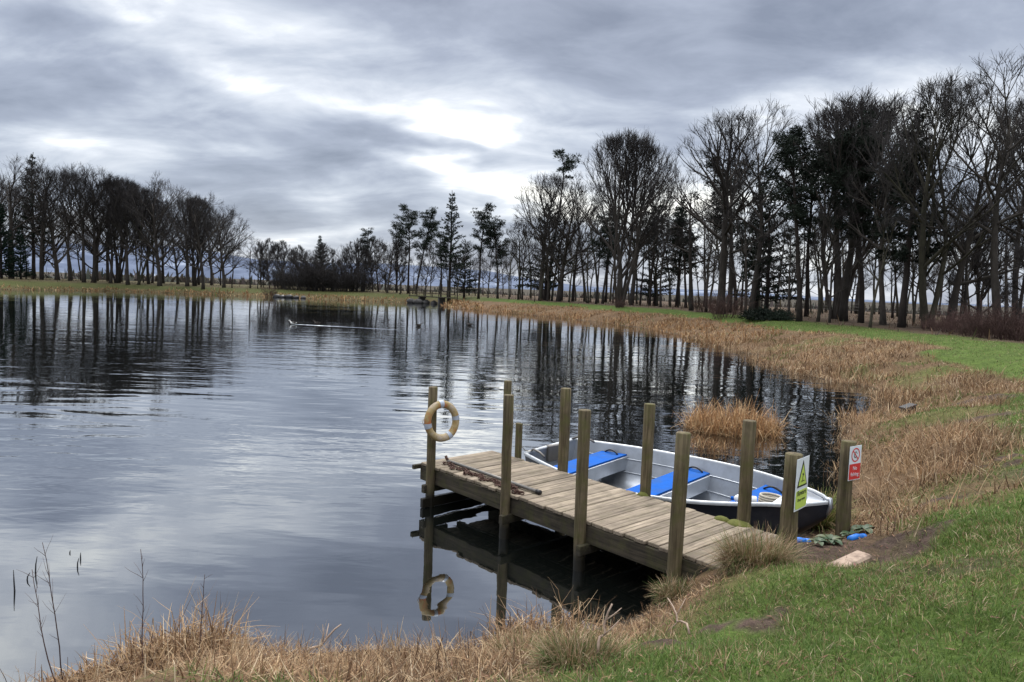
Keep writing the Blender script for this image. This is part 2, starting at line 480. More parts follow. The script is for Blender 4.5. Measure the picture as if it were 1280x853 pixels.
# ------------------------------------------------------------------ sky and light
SUN_EL, SUN_AZ = math.radians(48), math.radians(-4)      # azimuth from +Y towards +X
def build_sky():
    w = bpy.data.worlds.new('World'); SC.world = w; w.use_nodes = True
    nt = NT(w.node_tree); nt.n.clear()
    out = nt.node('ShaderNodeOutputWorld')
    sky = nt.node('ShaderNodeTexSky'); sky.sky_type = 'NISHITA'; sky.sun_disc = False
    sky.sun_elevation = SUN_EL; sky.sun_rotation = SUN_AZ
    v = nt.vmath('NORMALIZE', nt.node('ShaderNodeTexCoord').outputs['Generated'])
    sp = nt.node('ShaderNodeSeparateXYZ'); nt.l.new(v, sp.inputs[0])
    vx, vy, vz = sp.outputs
    zc = nt.math('MAXIMUM', vz, 0.0)
    inv = nt.math('DIVIDE', 1.0, nt.math('ADD', zc, .27))
    cb = nt.node('ShaderNodeCombineXYZ')
    nt.l.new(nt.math('MULTIPLY', vx, inv), cb.inputs[0]); nt.l.new(nt.math('MULTIPLY', vy, inv), cb.inputs[1])
    q = cb.outputs[0]
    n1 = nt.noise(nt.mapping(q, (.95, 1.55, 1), (0,0,.35), (3.1, 1.7, 0)), 1.0, 4, .5, .5)
    n2 = nt.noise(nt.mapping(q, (2.6, 4.4, 1), (0,0,.30), (.4, 7.7, 0)), 1.0, 6, .6, .4)
    # azimuth / elevation, warped so that cloud masses get ragged edges
    az = nt.math('ARCTAN2', vx, vy); el = nt.math('ARCSINE', vz)
    wn = nt.node('ShaderNodeSeparateXYZ')
    nt.l.new(nt.noise(nt.mapping(v, (3.5, 3.5, 9)), 1.0, 4, .6, 0, 'Color'), wn.inputs[0])
    az = nt.math('ADD', az, nt.math('MULTIPLY_ADD', wn.outputs[0], .30, -.15))
    el = nt.math('ADD', el, nt.math('MULTIPLY_ADD', wn.outputs[1], .13, -.065))
    m = nt.math('ADD', nt.math('MULTIPLY_ADD', n1, 1.75, -.42), nt.math('MULTIPLY_ADD', n2, .95, -.475))
    # breaks (bright) and heavy banks (dark): azimuth, elevation, half sizes, tilt in degrees, amount
    BLOBS = [(-19.5,13.8,8,1.5,-12,.52),(-11,17.5,7,2.0,-10,.34),(-26,19,9,1.8,6,.26),(-7,8.7,9,.95,-14,.42),(-2.5,11.6,5.5,.8,-10,.30),(3,5.6,5,1.3,-15,.36),(-3,12.4,4,1.4,0,.34),(-34,9,6,1.2,-5,.10),(-33,15,9,3.0,-6,-.16),(13,21,4,2,20,.2),
             (2,8.5,14,4.5,-8,.10),(12,7,7,2.5,-5,.28),(22,13,10,4,10,.10),(-32,5.6,9,.9,-4,.15),
             (-24,14.6,11,1.7,-9,-.30),(-15,11.0,9,1.8,-8,-.26),(-2,10.6,8,.9,-4,-.32),(10,17,15,4.5,8,-.22),(29,20,13,7,0,-.12),(-15,4.2,13,2.6,0,-.18),(12.5,10.8,4,1.8,0,-.26),(-10,25,30,4,0,-.02)]
    for a, e, sa, se, tilt, k in BLOBS:
        a, e, sa, se, tilt = map(math.radians, (a, e, sa, se, tilt))
        da = nt.math('SUBTRACT', az, a); de = nt.math('SUBTRACT', el, e)
        c, s = math.cos(tilt), math.sin(tilt)
        p = nt.math('ADD', nt.math('MULTIPLY', da, c/sa), nt.math('MULTIPLY', de, s/sa))
        r = nt.math('ADD', nt.math('MULTIPLY', da, -s/se), nt.math('MULTIPLY', de, c/se))
        g = nt.math('EXPONENT', nt.math('MULTIPLY', nt.math('ADD', nt.math('MULTIPLY', p, p), nt.math('MULTIPLY', r, r)), -.7))
        m = nt.math('ADD', m, nt.math('MULTIPLY', g, k))
    cloud = nt.ramp(m, [(.0, (.160,.184,.240)), (.3, (.264,.295,.365)), (.48, (.374,.41,.475)), (.66, (.53,.56,.61)), (.82, (.76,.78,.775)), (1., (1.06,1.05,.99))])
    up = nt.ramp(vz, [(.46, .0), (.9, 1.)])
    cloud = nt.mix(up, cloud, (1.9, 1.93, 1.98))
    clear = nt.mix(1.0, sky.outputs[0], (.10, .10, .10, 1), 'MULTIPLY')
    col = nt.mix(.93, clear, cloud)
    bg = nt.node('ShaderNodeBackground'); nt.l.new(col, bg.inputs[0]); bg.inputs[1].default_value = 1.0
    nt.l.new(bg.outputs[0], out.inputs[0])
    L = bpy.data.lights.new('sun', 'SUN'); L.energy = 1.5; L.angle = math.radians(24); L.color = (1, .96, .90)
    o = bpy.data.objects.new('sun', L); COL.objects.link(o)
    o.location = (-40, 200, 250)
    d = Vector((math.sin(SUN_AZ)*math.cos(SUN_EL), math.cos(SUN_AZ)*math.cos(SUN_EL), math.sin(SUN_EL)))
    o.rotation_euler = d.to_track_quat('Z', 'Y').to_euler()
build_sky()

# ------------------------------------------------------------------ materials
M['plank'] = mat_wood('weathered_planks', (.305,.250,.190), (.172,.138,.104), 'n', .22)
M['beam'] = mat_wood('weathered_beams', (.066,.054,.039), (.032,.027,.020), 's', .35, wet=True)
M['post'] = mat_wood('weathered_posts', (.150,.119,.072), (.076,.059,.035), 'z', .6, wet=True)
M['post_light'] = mat_wood('dry_posts', (.21,.175,.12), (.115,.094,.064), 'z', .4)
M['rust'] = mat_plain('rusty_iron', (.075,.038,.028), .8, .3, .4, 30)
M['pipe_grey'] = mat_plain('grey_pipe_metal', (.16,.15,.14), .5, .5, .3, 12)
M['alu'] = mat_plain('bare_aluminium', (.50,.53,.575), .36, .85, .2, 3.0, dirt=(.30,.315,.335))
M['hull_dark'] = mat_plain('dark_navy_hull', (.018,.020,.028), .4, 0, .3, 6, dirt=(.05,.05,.055))
M['white_rail'] = mat_plain('white_gunwale', (.52,.545,.57), .35, .3, .2, 6, dirt=(.30,.31,.31))
M['blue_pad'] = mat_plain('blue_seat_pad', (.004,.095,.42), .75, 0, .25, 9, spec=.1, dirt=(.03,.09,.25))
M['black'] = mat_plain('black_plastic', (.012,.012,.014), .45, 0, .2, 10)
M['white_plastic'] = mat_plain('white_plastic', (.72,.74,.76), .4, 0, .06, 14)
M['rope'] = mat_plain('pale_rope', (.42,.38,.31), .9, 0, .3, 60)
M['blue_pipe'] = mat_plain('blue_water_pipe', (.015,.17,.62), .4, 0, .1, 12)
M['stone'] = mat_plain('grey_stone', (.075,.072,.07), .9, 0, .5, 4)
M['sleeper'] = mat_plain('worn_pale_timber', (.36,.27,.21), .9, 0, .4, 22, dirt=(.12,.08,.06))
M['moss'] = mat_plain('green_moss', (.10,.105,.022), .95, 0, .5, 40)
M['bark'] = mat_bark('grey_brown_bark', (.066,.057,.050), (.028,.024,.021))
M['bark_moss'] = mat_bark('mossy_bark', (.064,.058,.042), (.030,.028,.022))
M['twig'] = mat_bark('bare_twigs', (.047,.042,.041), (.026,.023,.023))
M['pinebark'] = mat_bark('pine_bark', (.044,.035,.031), (.020,.017,.016))
M['needles'] = mat_bark('pine_needles', (.022,.032,.021), (.012,.017,.013), 8)
M['needles_green'] = mat_bark('dark_green_needles', (.012,.032,.018), (.006,.016,.010), 8)
M['redtwig'] = mat_bark('reddish_twigs', (.105,.062,.054), (.060,.038,.034))
M['straw'] = mat_blade('dead_reed', .22, .75)
M['grass'] = mat_blade('grass_blades', .30, .6)
M['ring_foam'] = None

# ------------------------------------------------------------------ jetty frame: s runs landwards, n runs across to the boat
DS = Vector((.672, -.7405, 0)).normalized(); DN = Vector((.7405, .672, 0)).normalized(); UZ = Vector((0,0,1))
def sn(s, n, z): return DS*s + DN*n + UZ*z
AX = (DS, DN, UZ)
S0, S1, N0, N1 = -8.12, -3.42, 5.74, 7.05
DECK = .54
rnd = random.Random(3)

def round_post(mb, s, n, zb, zt, r=.07, lean=(0,0), sides=14):
    P = []; R = []
    seed = rnd.random()*50
    for k in range(9):
        t = k/8; z = zb + (zt-zb)*t
        wob = .010
        P.append(sn(s + lean[0]*t + wob*mnoise.noise((seed, z*1.7, 0)), n + lean[1]*t + wob*mnoise.noise((seed+9, z*1.7, 0)), z))
        R.append(r*(1+.05*mnoise.noise((seed+3, z*2.2, 1))))
    P.append(P[-1] + UZ*.007); R.append(R[-1]*.93)
    mb.tube(P, R, sides)
    return mb

def build_jetty():
    root = empty('jetty', sn(-5.8, 6.4, 0), 'weathered grey plank jetty on round posts reaching out into the lake', 'jetty')
    mb = MB(); s = S0
    while s < S1-.05:
        w = rnd.uniform(.128, .142)
        a = rnd.uniform(-.02, .02); b = rnd.uniform(-.02, .02)
        c = sn(s+w/2, (N0+N1)/2 + (a+b)/2, DECK-.02 + rnd.uniform(-.003, .003))
        tilt = rnd.uniform(-.006, .006)
        ax = ((DS + UZ*tilt*2).normalized(), (DN + DS*rnd.uniform(-.004, .004)).normalized(), UZ)
        mb.box(c, (w, N1-N0+(b-a), .04), ax, .006)
        s += w + rnd.uniform(.006, .012)
    mb.build('deck_planks', M['plank'], root)
    # stringers in lengths butted at the posts
    for nn, hh, cuts in ((N0+.035, .20, (S0-.02, -6.3, -5.05, -3.87, S1-.02)), (N1-.035, .15, (S0+.02, -6.7, -5.3, S1-.02)), ((N0+N1)/2, .09, (S0+.05, S1-.05))):
        for a, b in zip(cuts[:-1], cuts[1:]):
            MB().box(sn((a+b)/2, nn + rnd.uniform(-.006,.006), DECK-.045-hh/2), (b-a-.008, .07, hh), AX, .006).build('side_beam', M['beam'], root)
    # cross bearers bolted to the posts
    for s in (-7.98, -6.38, -5.13, -3.95):
        MB().box(sn(s+.13, (N0+N1)/2, .245), (.065, N1-N0+.30, .11), AX, .006).build('cross_bearer', M['beam'], root)
    # a low brace between the two outermost posts
    MB().box(sn(-7.80, (N0+N1)/2-.05, .07), (.06, N1-N0+.30, .13), AX, .006).build('brace', M['beam'], root)
    MB().box(sn(S0-.03, N0+.20, DECK-.06), (.05, .62, .06), AX, .005).build('end_batten', M['beam'], root)
    near = [(-7.82, 1.63, .062), (-6.29, 1.73, .062), (-5.06, 1.73, .066), (-3.87, 1.70, .069)]
    for s, zt, r in near:
        p = round_post(MB(), s, N0-.045, -1.0, zt, r, (rnd.uniform(-.03,.02), rnd.uniform(-.01,.02))).build('post', M['post'], root, True)
    far = [(-7.89, 1.62, .060), (-6.70, 1.66, .072), (-5.30, 1.65, .068), (-3.96, 1.66, .072)]
    for s, zt, r in far:
        p = round_post(MB(), s, N1+.062, -1.0, zt, r, (rnd.uniform(-.02,.02), 0)).build('post', M['post'], root, True)
    MB().box(sn(-7.60, N1+.05, .20), (.10, .06, 1.68), AX, .008).build('short_post', M['post'], root)
    # moss cushions at the foot of two far posts
    for s, n, r in ((-3.96, N1-.03, .13), (-4.16, N1-.05, .085), (-5.28, N1-.01, .07)):
        mb = MB(); rows = []
        for i in range(6):
            t = i/5; row = []
            for k in range(14):
                a = 2*PI*k/14
                rr = r*math.cos(t*PI/2)*(1+.25*mnoise.noise((math.cos(a)*2+s, math.sin(a)*2, t))) + .001
                row.append(sn(s+rr*math.cos(a)*1.15, n+rr*math.sin(a)*.8, DECK-.012 + .05*math.sin(t*PI/2)))
            rows.append(row)
        mb.grid(rows, closed=True); mb.build('moss_cushion', M['moss'], root, True)
    return root
build_jetty()

# lifebuoy on the outermost post
def build_lifebuoy():
    post = sn(-7.82, N0-.045, 1.14)
    to_cam = (Vector((0,0,1.14+.0)) - post); to_cam.z = 0; to_cam.normalize()
    nrm = (to_cam + Vector((.62, .12, 0))).normalized()
    c = post + nrm*.135 + Vector((.055, 0, .055))
    side = UZ.cross(nrm).normalized(); upv = (UZ*.985 + nrm*-.10).normalized()
    root = empty('lifebuoy', c, 'faded yellow lifebuoy with grey bands hung on the outermost jetty post', 'lifebuoy')
    R, r = .226, .050
    def torus(a0, a1, rr, n, mb, squash=.85):
        rows = []
        for i in range(n+1):
            a = a0 + (a1-a0)*i/n
            rad = side*math.cos(a) + upv*math.sin(a)
            rows.append([c + rad*(R + rr*math.cos(b)) + nrm*(rr*squash*math.sin(b)) for b in [2*PI*k/14 for k in range(14)]])
        mb.grid(rows, closed=True); return mb
    m, nt, out = new_mat('sun_bleached_foam')
    pos = nt.node('ShaderNodeNewGeometry').outputs['Position']
    n = nt.noise(pos, 5.5, 4, .6); n2 = nt.noise(pos, 26, 5, .7)
    col = nt.ramp(n, [(.34, (.40,.33,.26)), (.46, (.36,.28,.15)), (.56, (.31,.22,.09)), (.66, (.36,.13,.05))])
    col = nt.mix(nt.ramp(n2, [(.55, 0.), (.75, .8)]), col, (.14,.09,.05))
    principled(nt, out, col, .7, 0, .3, n2, .3, .004)
    mb = torus(0, 2*PI, r, 48, MB()); mb.build('ring', m, root, True)
    band = mat_plain('grey_reflective_band', (.36,.40,.47), .45, .2, .15, 30)
    for deg in (92, 8, -62, 190):
        a = math.radians(deg)
        torus(a-.13, a+.13, r+.0035, 5, MB()).build('band', band, root, True)
    rope = MB()
    pts = []
    for i in range(25):
        a = math.radians(192 - i*1.2); t = i/24
        pts.append(c + side*math.cos(a)*(R+r+.012+.015*math.sin(t*PI)) + upv*(math.sin(a)*(R+r) + .16*(.5-t)*1.4))
    rope.tube(pts, .005, 5); rope.build('grab_rope', M['rope'], root, True)
build_lifebuoy()

# rusty chain and a length of pipe on the deck
def build_chain_and_pipe():
    rr = random.Random(8)
    a = sn(-7.82, N0+.20, DECK); b = sn(-6.15, N0+.10, DECK)
    root_c = sn(-7.0, N0+.14, DECK)
    mb = MB(); n = 74
    for i in range(n):
        t = i/(n-1)
        heap = math.exp(-((t-.86)/.06)**2)*.06 + math.exp(-((t-.03)/.05)**2)*.02
        p = a.lerp(b, t) + DN*(.05*math.sin(t*31)+rr.uniform(-.035,.035)) + UZ*(.018 + heap*rr.random())
        d = (b-a).normalized(); d = (d + DN*rr.uniform(-1,1) + UZ*rr.uniform(-.15,.15)).normalized()
        u = Vector((-d.y, d.x, 0)).normalized()
        if i % 2: u = (u*.4 + UZ*.9).normalized()
        ring = [p + d*.036*math.cos(q) + u*.020*math.sin(q) for q in [2*PI*k/10 for k in range(10)]]
        mb.tube(ring, .0075, 5, closed=True)
    tag(mb.build('chain', M['rust'], None, True), 'rusty brown chain heaped along the near edge of the jetty deck', 'chain')
    p0 = sn(-7.86, N0+.27, DECK+.035); p1 = sn(-6.02, N0+.26, DECK+.028)
    root = empty('pipe', (p0+p1)/2, 'thin grey metal pipe lying on the jetty beside the chain', 'pipe')
    MB().tube([p0, p0.lerp(p1,.5)+UZ*.004, p1], .022, 10).build('tube', M['pipe_grey'], root, True)
    d = (p1-p0).normalized()
    MB().tube([p1-d*.05, p1+d*.015], .029, 10).build('end_cap', M['black'], root, True)
    MB().tube([p0+d*.02, p0-d*.03+UZ*.03, p0-d*.05+UZ*.06], .020, 8).build('end_hook', M['rust'], root, True)
build_chain_and_pipe()

# ------------------------------------------------------------------ signs
def text_mesh(body, size, align='CENTER'):
    cu = bpy.data.curves.new('t', 'FONT'); cu.body = body; cu.size = size; cu.align_x = align; cu.extrude = .0006; cu.offset = 0.0
    o = bpy.data.objects.new('t', cu); COL.objects.link(o)
    dg = bpy.context.evaluated_depsgraph_get()
    me = bpy.data.meshes.new_from_object(o.evaluated_get(dg))
    bpy.data.objects.remove(o); bpy.data.curves.remove(cu)
    return me

def sign_post(base, zt, r, name_label, face_ang, off, w, h, zc, kind):
    base = Vector(base)
    root = empty('sign_post', base, name_label, 'sign')
    mb = MB(); P = []; R = []
    for k in range(8):
        t = k/7; z = base.z-.35 + (zt-base.z+.35)*t
        P.append((base.x + .006*math.sin(z*5), base.y, z)); R.append(r*(1+.04*math.sin(z*7+base.x)))
    P.append((P[-1][0], P[-1][1], zt+.006)); R.append(R[-1]*.94)
    mb.tube(P, R, 14); mb.build('post', M['post'], root, True)
    a = math.radians(face_ang)
    wdir = Vector((math.cos(a), math.sin(a), 0)); nrm = Vector((math.sin(a), -math.cos(a), 0))
    c = Vector((base.x, base.y, zc)) + nrm*(r+.006) + wdir*off
    board = MB().box(c, (w, .004, h), (wdir, -nrm, UZ), .001).build('sign_board', M['sign_white'], root)
    def flat(pts, mat, name, lift=.0035, thick=.001):
        mb = MB()
        f = [c + wdir*x + UZ*y + nrm*(lift+thick) for x, y in pts]; k = [c + wdir*x + UZ*y + nrm*lift for x, y in pts]
        n = len(pts); mb.add(f+k, [tuple(range(n)), tuple(range(2*n-1, n-1, -1))] + [(i, i+n, (i+1) % n + n, (i+1) % n) for i in range(n)])
        return mb.build(name, mat, board)
    def write(body, size, x, y, mat, lift=.0062):
        me = text_mesh(body, size)
        mat4 = Matrix(((wdir.x, 0, nrm.x, 0), (wdir.y, 0, nrm.y, 0), (0, 1, nrm.z, 0), (0,0,0,1)))
        me.transform(mat4)
        p = c + wdir*x + UZ*y + nrm*lift - base
        me.transform(Matrix.Translation(p))
        o = link_mesh('lettering', me, mat, board); return o
    def strip(pts, t, mat, name, lift):
        mb = MB()
        for (x1,y1),(x2,y2) in zip(pts[:-1], pts[1:]):
            d = Vector((x2-x1, y2-y1)); L = max(d.length, 1e-6); d /= L; q = Vector((-d.y, d.x))*t/2
            e = d*t*.3
            cc = [(x1-e.x+q.x,y1-e.y+q.y),(x1-e.x-q.x,y1-e.y-q.y),(x2+e.x-q.x,y2+e.y-q.y),(x2+e.x+q.x,y2+e.y+q.y)]
            mb.add([c + wdir*x + UZ*y + nrm*lift for x, y in cc], [(0,1,2,3)])
            lift += .00012
        return mb.build(name, mat, board)
    if kind == 'beware':
        flat([(-w*.40,-.028),(w*.40,-.028),(0,h*.455)], M['sign_black'], 'warning_triangle')
        flat([(-w*.315,-.010),(w*.315,-.010),(0,h*.375)], M['sign_lime'], 'triangle_field', .0052)
        # a figure up to the chest in waves
        strip([(-.045,.022),(-.025,.032),(-.005,.022),(.015,.032),(.035,.022),(.05,.030)], .007, M['sign_black'], 'wave_mark', .0068)
        strip([(0,.035),(0,.075)], .016, M['sign_black'], 'figure_mark', .0068)
        strip([(0,.070),(.028,.092)], .008, M['sign_black'], 'arm_mark', .0069)
        flat([(.013*math.cos(t*PI/5), .095+.013*math.sin(t*PI/5)) for t in range(10)], M['sign_black'], 'head_mark', .0066)
        y0, y1, q = -h*.47, -h*.115, .02
        flat([(-w*.45+q,y0),(w*.45-q,y0),(w*.45,y0+q),(w*.45,y1-q),(w*.45-q,y1),(-w*.45+q,y1),(-w*.45,y1-q),(-w*.45,y0+q)], M['sign_lime'], 'text_panel')
        write('Beware', .074, 0, -.110, M['sign_black']); write('Deep water', .040, 0, -.168, M['sign_black'])
    else:
        rc, cy = w*.36, h*.235
        mb = MB()
        ring = []
        n = 40
        for k in range(n):
            a2 = 2*PI*k/n
            ring.append([c + wdir*(rr*math.cos(a2)) + UZ*(cy+rr*math.sin(a2)) + nrm*.0042 for rr in (rc, rc*.82)])
        mb.grid(ring + [ring[0]]); mb.build('prohibition_ring', M['sign_red'], board)
        strip([(-rc*.62, cy+rc*.62),(rc*.62, cy-rc*.62)], .013, M['sign_red'], 'prohibition_bar', .0050)
        strip([(.028,cy-.018),(-.008,cy-.030),(-.028,cy-.014),(-.022,cy+.008),(.002,cy+.040)], .009, M['sign_black'], 'hook_mark', .0043)
        strip([(.002,cy+.040),(.030,cy+.012)], .006, M['sign_black'], 'rod_mark', .0046)
        flat([(-w*.47,-h*.475),(w*.47,-h*.475),(w*.47,-h*.02),(-w*.47,-h*.02)], M['sign_red'], 'text_panel')
        write('No', .062, 0, -h*.20, M['sign_white'], .0056); write('fishing', .060, 0, -h*.375, M['sign_white'], .0056)
    return root
M['sign_white'] = mat_plain('white_sign_board', (.70,.74,.80), .35, 0, .05, 12)
M['sign_black'] = mat_plain('black_sign_ink', (.015,.015,.018), .5, 0, .05, 12)
M['sign_lime'] = mat_plain('lime_sign_ink', (.50,.64,.12), .5, 0, .06, 12)
M['sign_red'] = mat_plain('red_sign_ink', (.60,.035,.035), .5, 0, .06, 12)
b1 = at_column(984, 7.05); b2 = at_column(1052, 7.95)
sign_post(b1, 1.46, .083, 'wooden post at the jetty end with lime green Beware warning sign', 47, .025, .31, .52, 1.18, 'beware')
sign_post(b2, 1.43, .078, 'mossy post on the bank with red and white No fishing sign', 33, .012, .22, .385, 1.205, 'fishing')

# ------------------------------------------------------------------ rowing boat, moored along the far side of the jetty
def build_boat():
    Lb, sb = 4.43, -7.99                     # length, stern position along s
    nc = 8.163                                # centre line
    def half(u):                             # half beam at the gunwale
        if u < .45: return .56 + .38*math.sin(u/.45*PI/2)
        t = (u-.45)/.55
        return .94*max(0, 1-t**2.1)**.82 + .015
    def zg(u): return .50 + .03*u + .19*max(0, u-.35)**1.7*2.0
    def zk(u): return -.13 + .02*u + (.62*max(0, (u-.72)/.28)**2.2 if u > .72 else 0)
    def sect(u, inset=0.0, n=12, zfloor=None):
        """one cross-section from the jetty side gunwale round the keel to the lake side"""
        b, g, k = half(u)-inset, zg(u), zk(u)
        b = max(b, .006)
        out = []
        for i in range(-n, n+1):
            t = i/n; at_ = abs(t)
            if at_ < .55:
                q = at_/.55; y = b*.78*q; z = k + (g-k)*.20*q**1.6
            else:
                q = (at_-.55)/.45; y = b*(.78+.22*q**.8); z = k + (g-k)*(.20+.80*q)
            if zfloor is not None: z = max(z, zfloor(u))
            out.append((math.copysign(y, t) if t else 0.0, z))
        return out
    def P(u, y, z, rake=True):
        s = sb + Lb*u + (z*.10 if rake and u > .9 else 0)
        return sn(s, nc - .03*u + y, z + .085*y)      # heels a little towards the jetty
    AXH = (DS, (DN+UZ*.085).normalized(), (UZ-DN*.085).normalized())
    root = empty('rowing_boat', sn(sb+Lb*.5, nc, 0), 'open aluminium rowing boat with blue seats moored along the jetty', 'boat')
    US = [i/28 for i in range(29)]
    mb = MB(); mb.grid([[P(u, y, z) for y, z in sect(u)] for u in US], flip=True); mb.build('hull', M['hull_dark'], root, True)
    floor = lambda u: -.03 + .40*max(0, (u-.78)/.22)**1.5
    mb = MB(); mb.grid([[P(u, y, z-.006 if abs(y) > .1 else z) for y, z in sect(u, .035, 12, floor)] for u in US[:-1]]); mb.build('inner_skin', M['alu'], root, True)
    # pressed strakes along the inside
    for fr in (.42, .72):
        for sd in (-1, 1):
            pts = []
            for u in US[1:25]:
                b, g, k = half(u)-.045, zg(u), zk(u)
                q = (fr-.20)/.80
                pts.append(P(u, sd*b*(.78+.22*q**.8)-sd*.002, k+(g-k)*fr))
            MB().tube(pts, .010, 6).build('strake', M['alu'], root, True)
    # gunwale: a rounded white rail with a flat inner lip
    for sd in (-1, 1):
        rows = []
        for u in US:
            b, g = half(u), zg(u)
            cs = [(b+.016, g-.028), (b+.020, g-.006), (b+.012, g+.012), (b-.004, g+.017), (b-.026, g+.011), (b-.030, g-.012)]
            rows.append([P(u, sd*max(y, .0), z) for y, z in cs])
        MB().grid(rows, flip=(sd > 0)).build('gunwale', M['white_rail'], root, True)
    # transom
    g0 = sect(0); mb = MB()
    front = [P(0, y, z) for y, z in g0]; back = [P(.012, y*.985, z) for y, z in g0]
    n = len(front); mb.add(front+back, [tuple(range(n)), tuple(range(2*n-1, n-1, -1))] + [(i, i+n, i+n+1, i+1) for i in range(n-1)] + [(n-1, 2*n-1, n, 0)])
    mb.build('transom', M['alu'], root)
    MB().box(P(.008, 0, zg(0)+.012), (.06, 1.14, .045), AXH, .012).build('transom_cap', M['white_rail'], root)
    MB().box(P(.015, .05, zg(0)-.10), (.09, .36, .26), AX, .012).build('motor_pad', M['pipe_grey'], root)
    # corner castings at the stern
    for sd in (-1, 1):
        pts = [P(.01, sd*.46, zg(0)+.03), P(.03, sd*.50, zg(0)+.075), P(.07, sd*.54, zg(0)+.07), P(.10, sd*.56, zg(0)+.03)]
        MB().tube(pts, .018, 8).build('lifting_handle', M['pipe_grey'], root, True)
    # seats
    def bench(u0, u1, z, inset, black_front=False):
        mb = MB()
        def outline(zz, grow=0.0):
            o = []
            for u in (u0, u1):
                q = .045 + inset
                b = half(u)-q
                o.append(b)
            return o
        bt = outline(z)
        pts_t = [P(u0,-bt[0],z), P(u1,-bt[1],z), P(u1,bt[1],z), P(u0,bt[0],z)]
        zb = z-.20
        kk = .90
        pts_b = [P(u0,-bt[0]*kk,zb), P(u1,-bt[1]*kk,zb), P(u1,bt[1]*kk,zb), P(u0,bt[0]*kk,zb)]
        mb.add(pts_b+pts_t, [(3,2,1,0),(4,5,6,7),(0,1,5,4),(1,2,6,5),(2,3,7,6),(3,0,4,7)])
        o = mb.build('bench', M['alu'], root)
        pm = MB(); e = .028; du = .035/Lb
        tt = [P(u0+du,-bt[0]+e,z+.002), P(u1-du,-bt[1]+e,z+.002), P(u1-du,bt[1]-e,z+.002), P(u0+du,bt[0]-e,z+.002)]
        th = [p + UZ*.022 for p in tt]
        pm.add(tt+th, [(3,2,1,0),(4,5,6,7),(0,1,5,4),(1,2,6,5),(2,3,7,6),(3,0,4,7)])
        pm.build('seat_pad', M['blue_pad'], o)
        # carrying handle near the lake side end
        bm_ = (bt[0]+bt[1])/2; um = (u0+u1)/2
        hp = []
        for i in range(9):
            t = i/8
            hp.append(P(um + (t-.5)*.26/Lb*1.0, bm_-.10, z+.03+.05*math.sin(t*PI)))
        MB().tube(hp, .013, 7).build('seat_handle', M['black'], o, True)
        if black_front:
            MB().box(P(u0-.012, -.16, z-.10), (.05, .75, .13), AX, .008).build('locker_front', M['black'], o)
        return o
    bench(.115, .225, .37, .0, True)
    bench(.44, .55, .36, .0)
    bench(.755, .86, .47, .01)
    # bow deck
    mb = MB(); rows = []
    for i in range(9):
        u = .90 + .10*i/8
        b = max(half(u)-.05, .004)
        rows.append([P(u, -b+2*b*k/6, zg(u)-.012+.03*(1-((k-3)/3)**2)*min(1, b*4)) for k in range(7)])
    mb.grid(rows, flip=True); fd = mb.build('fore_deck', M['alu'], root, True)
    MB().tube([P(.92,-.15,zg(.92)+.028), P(.94,-.02,zg(.94)+.036), P(.92,.13,zg(.92)+.028)], .012, 6).build('deck_rail', M['pipe_grey'], fd, True)
    MB().tube([P(.985,0,zg(.985)+.02), P(1.0,0,zg(1)+.02), P(1.006,0,zg(1)-.06), P(1.0,0,zg(1)-.16)], [.03,.035,.03,.02], 8).build('stem_cap', M['alu'], root, True)
    # things lying in the bow
    def bot(u, y, z, d, L, r, loc_label):
        c0 = P(u, y, z)
        root2 = empty('bottle', c0, loc_label, 'bottle')
        p = [c0 + d*t for t in (0, .01, L*.72, L*.82, L*.86, L*.9)]
        MB().tube(p, [r*.8, r, r, r*.7, r*.35, r*.33], 12).build('body', M['white_plastic'], root2, True)
        MB().tube([c0+d*L*.88, c0+d*L], r*.42, 10).build('cap', M['blue_pad'], root2, True)
    bot(.845, -.24, zg(.83)-.06+.02, (DS*-.8+DN*-.5).normalized(), .30, .055, 'white plastic bottle with blue cap lying on the bow seat')
    mb = MB()
    for k in range(4):
        cc = P(.872, -.16+.008*k, .575+.026*k)
        mb.tube([cc + (DS*math.cos(a)*.125 + DN*math.sin(a)*.10) for a in [2*PI*i/18 for i in range(18)]], .016, 6, closed=True)
    tag(mb.build('rope_coil', M['rope'], None, True), 'coil of pale rope beside the bottle in the boat bow', 'rope')
    # mooring line from the stern to the short post
    a, b = P(.02, -.5, zg(0)+.05), sn(-7.60, N1+.09, .72)
    mb = MB(); mb.tube([a.lerp(b, t) - UZ*.05*math.sin(t*PI) for t in [i/8 for i in range(9)]], .006, 5)
    tag(mb.build('mooring_line', M['rope'], None, True), 'thin mooring line from boat stern to the short jetty post', 'rope')
build_boat()

# ------------------------------------------------------------------ trees
UPV = Vector((0, 0, 1))
def rdir(rr):
    while True:
        v = Vector((rr.uniform(-1,1), rr.uniform(-1,1), rr.uniform(-1,1)))
        if .05 < v.length < 1: return v.normalized()

class Env:
    """crown envelope: an egg round the axis"""
    def __init__(self, zc, rx, rz_up, rz_dn): self.zc, self.rx, self.ru, self.rd = zc, rx, rz_up, rz_dn
    def inside(self, p):
        dz = p.z-self.zc; rz = self.ru if dz > 0 else self.rd
        return (p.x*p.x+p.y*p.y)/self.rx**2 + (dz/rz)**2
    def reach(self, p, d, mx):
        L = 0; st = mx/14
        q = p.copy()
        while L < mx and self.inside(q) < 1: q = q + d*st; L += st
        return L

def branch_pts(rr, p, d, L, n, up=.1, wob=.12, droop=0):
    pts = [p.copy()]; d = d.copy(); st = L/n
    for i in range(n):
        d = (d + rdir(rr)*wob + UPV*(up/n) - UPV*(droop*i/n/n)).normalized()
        pts.append(pts[-1] + d*st)
    return pts

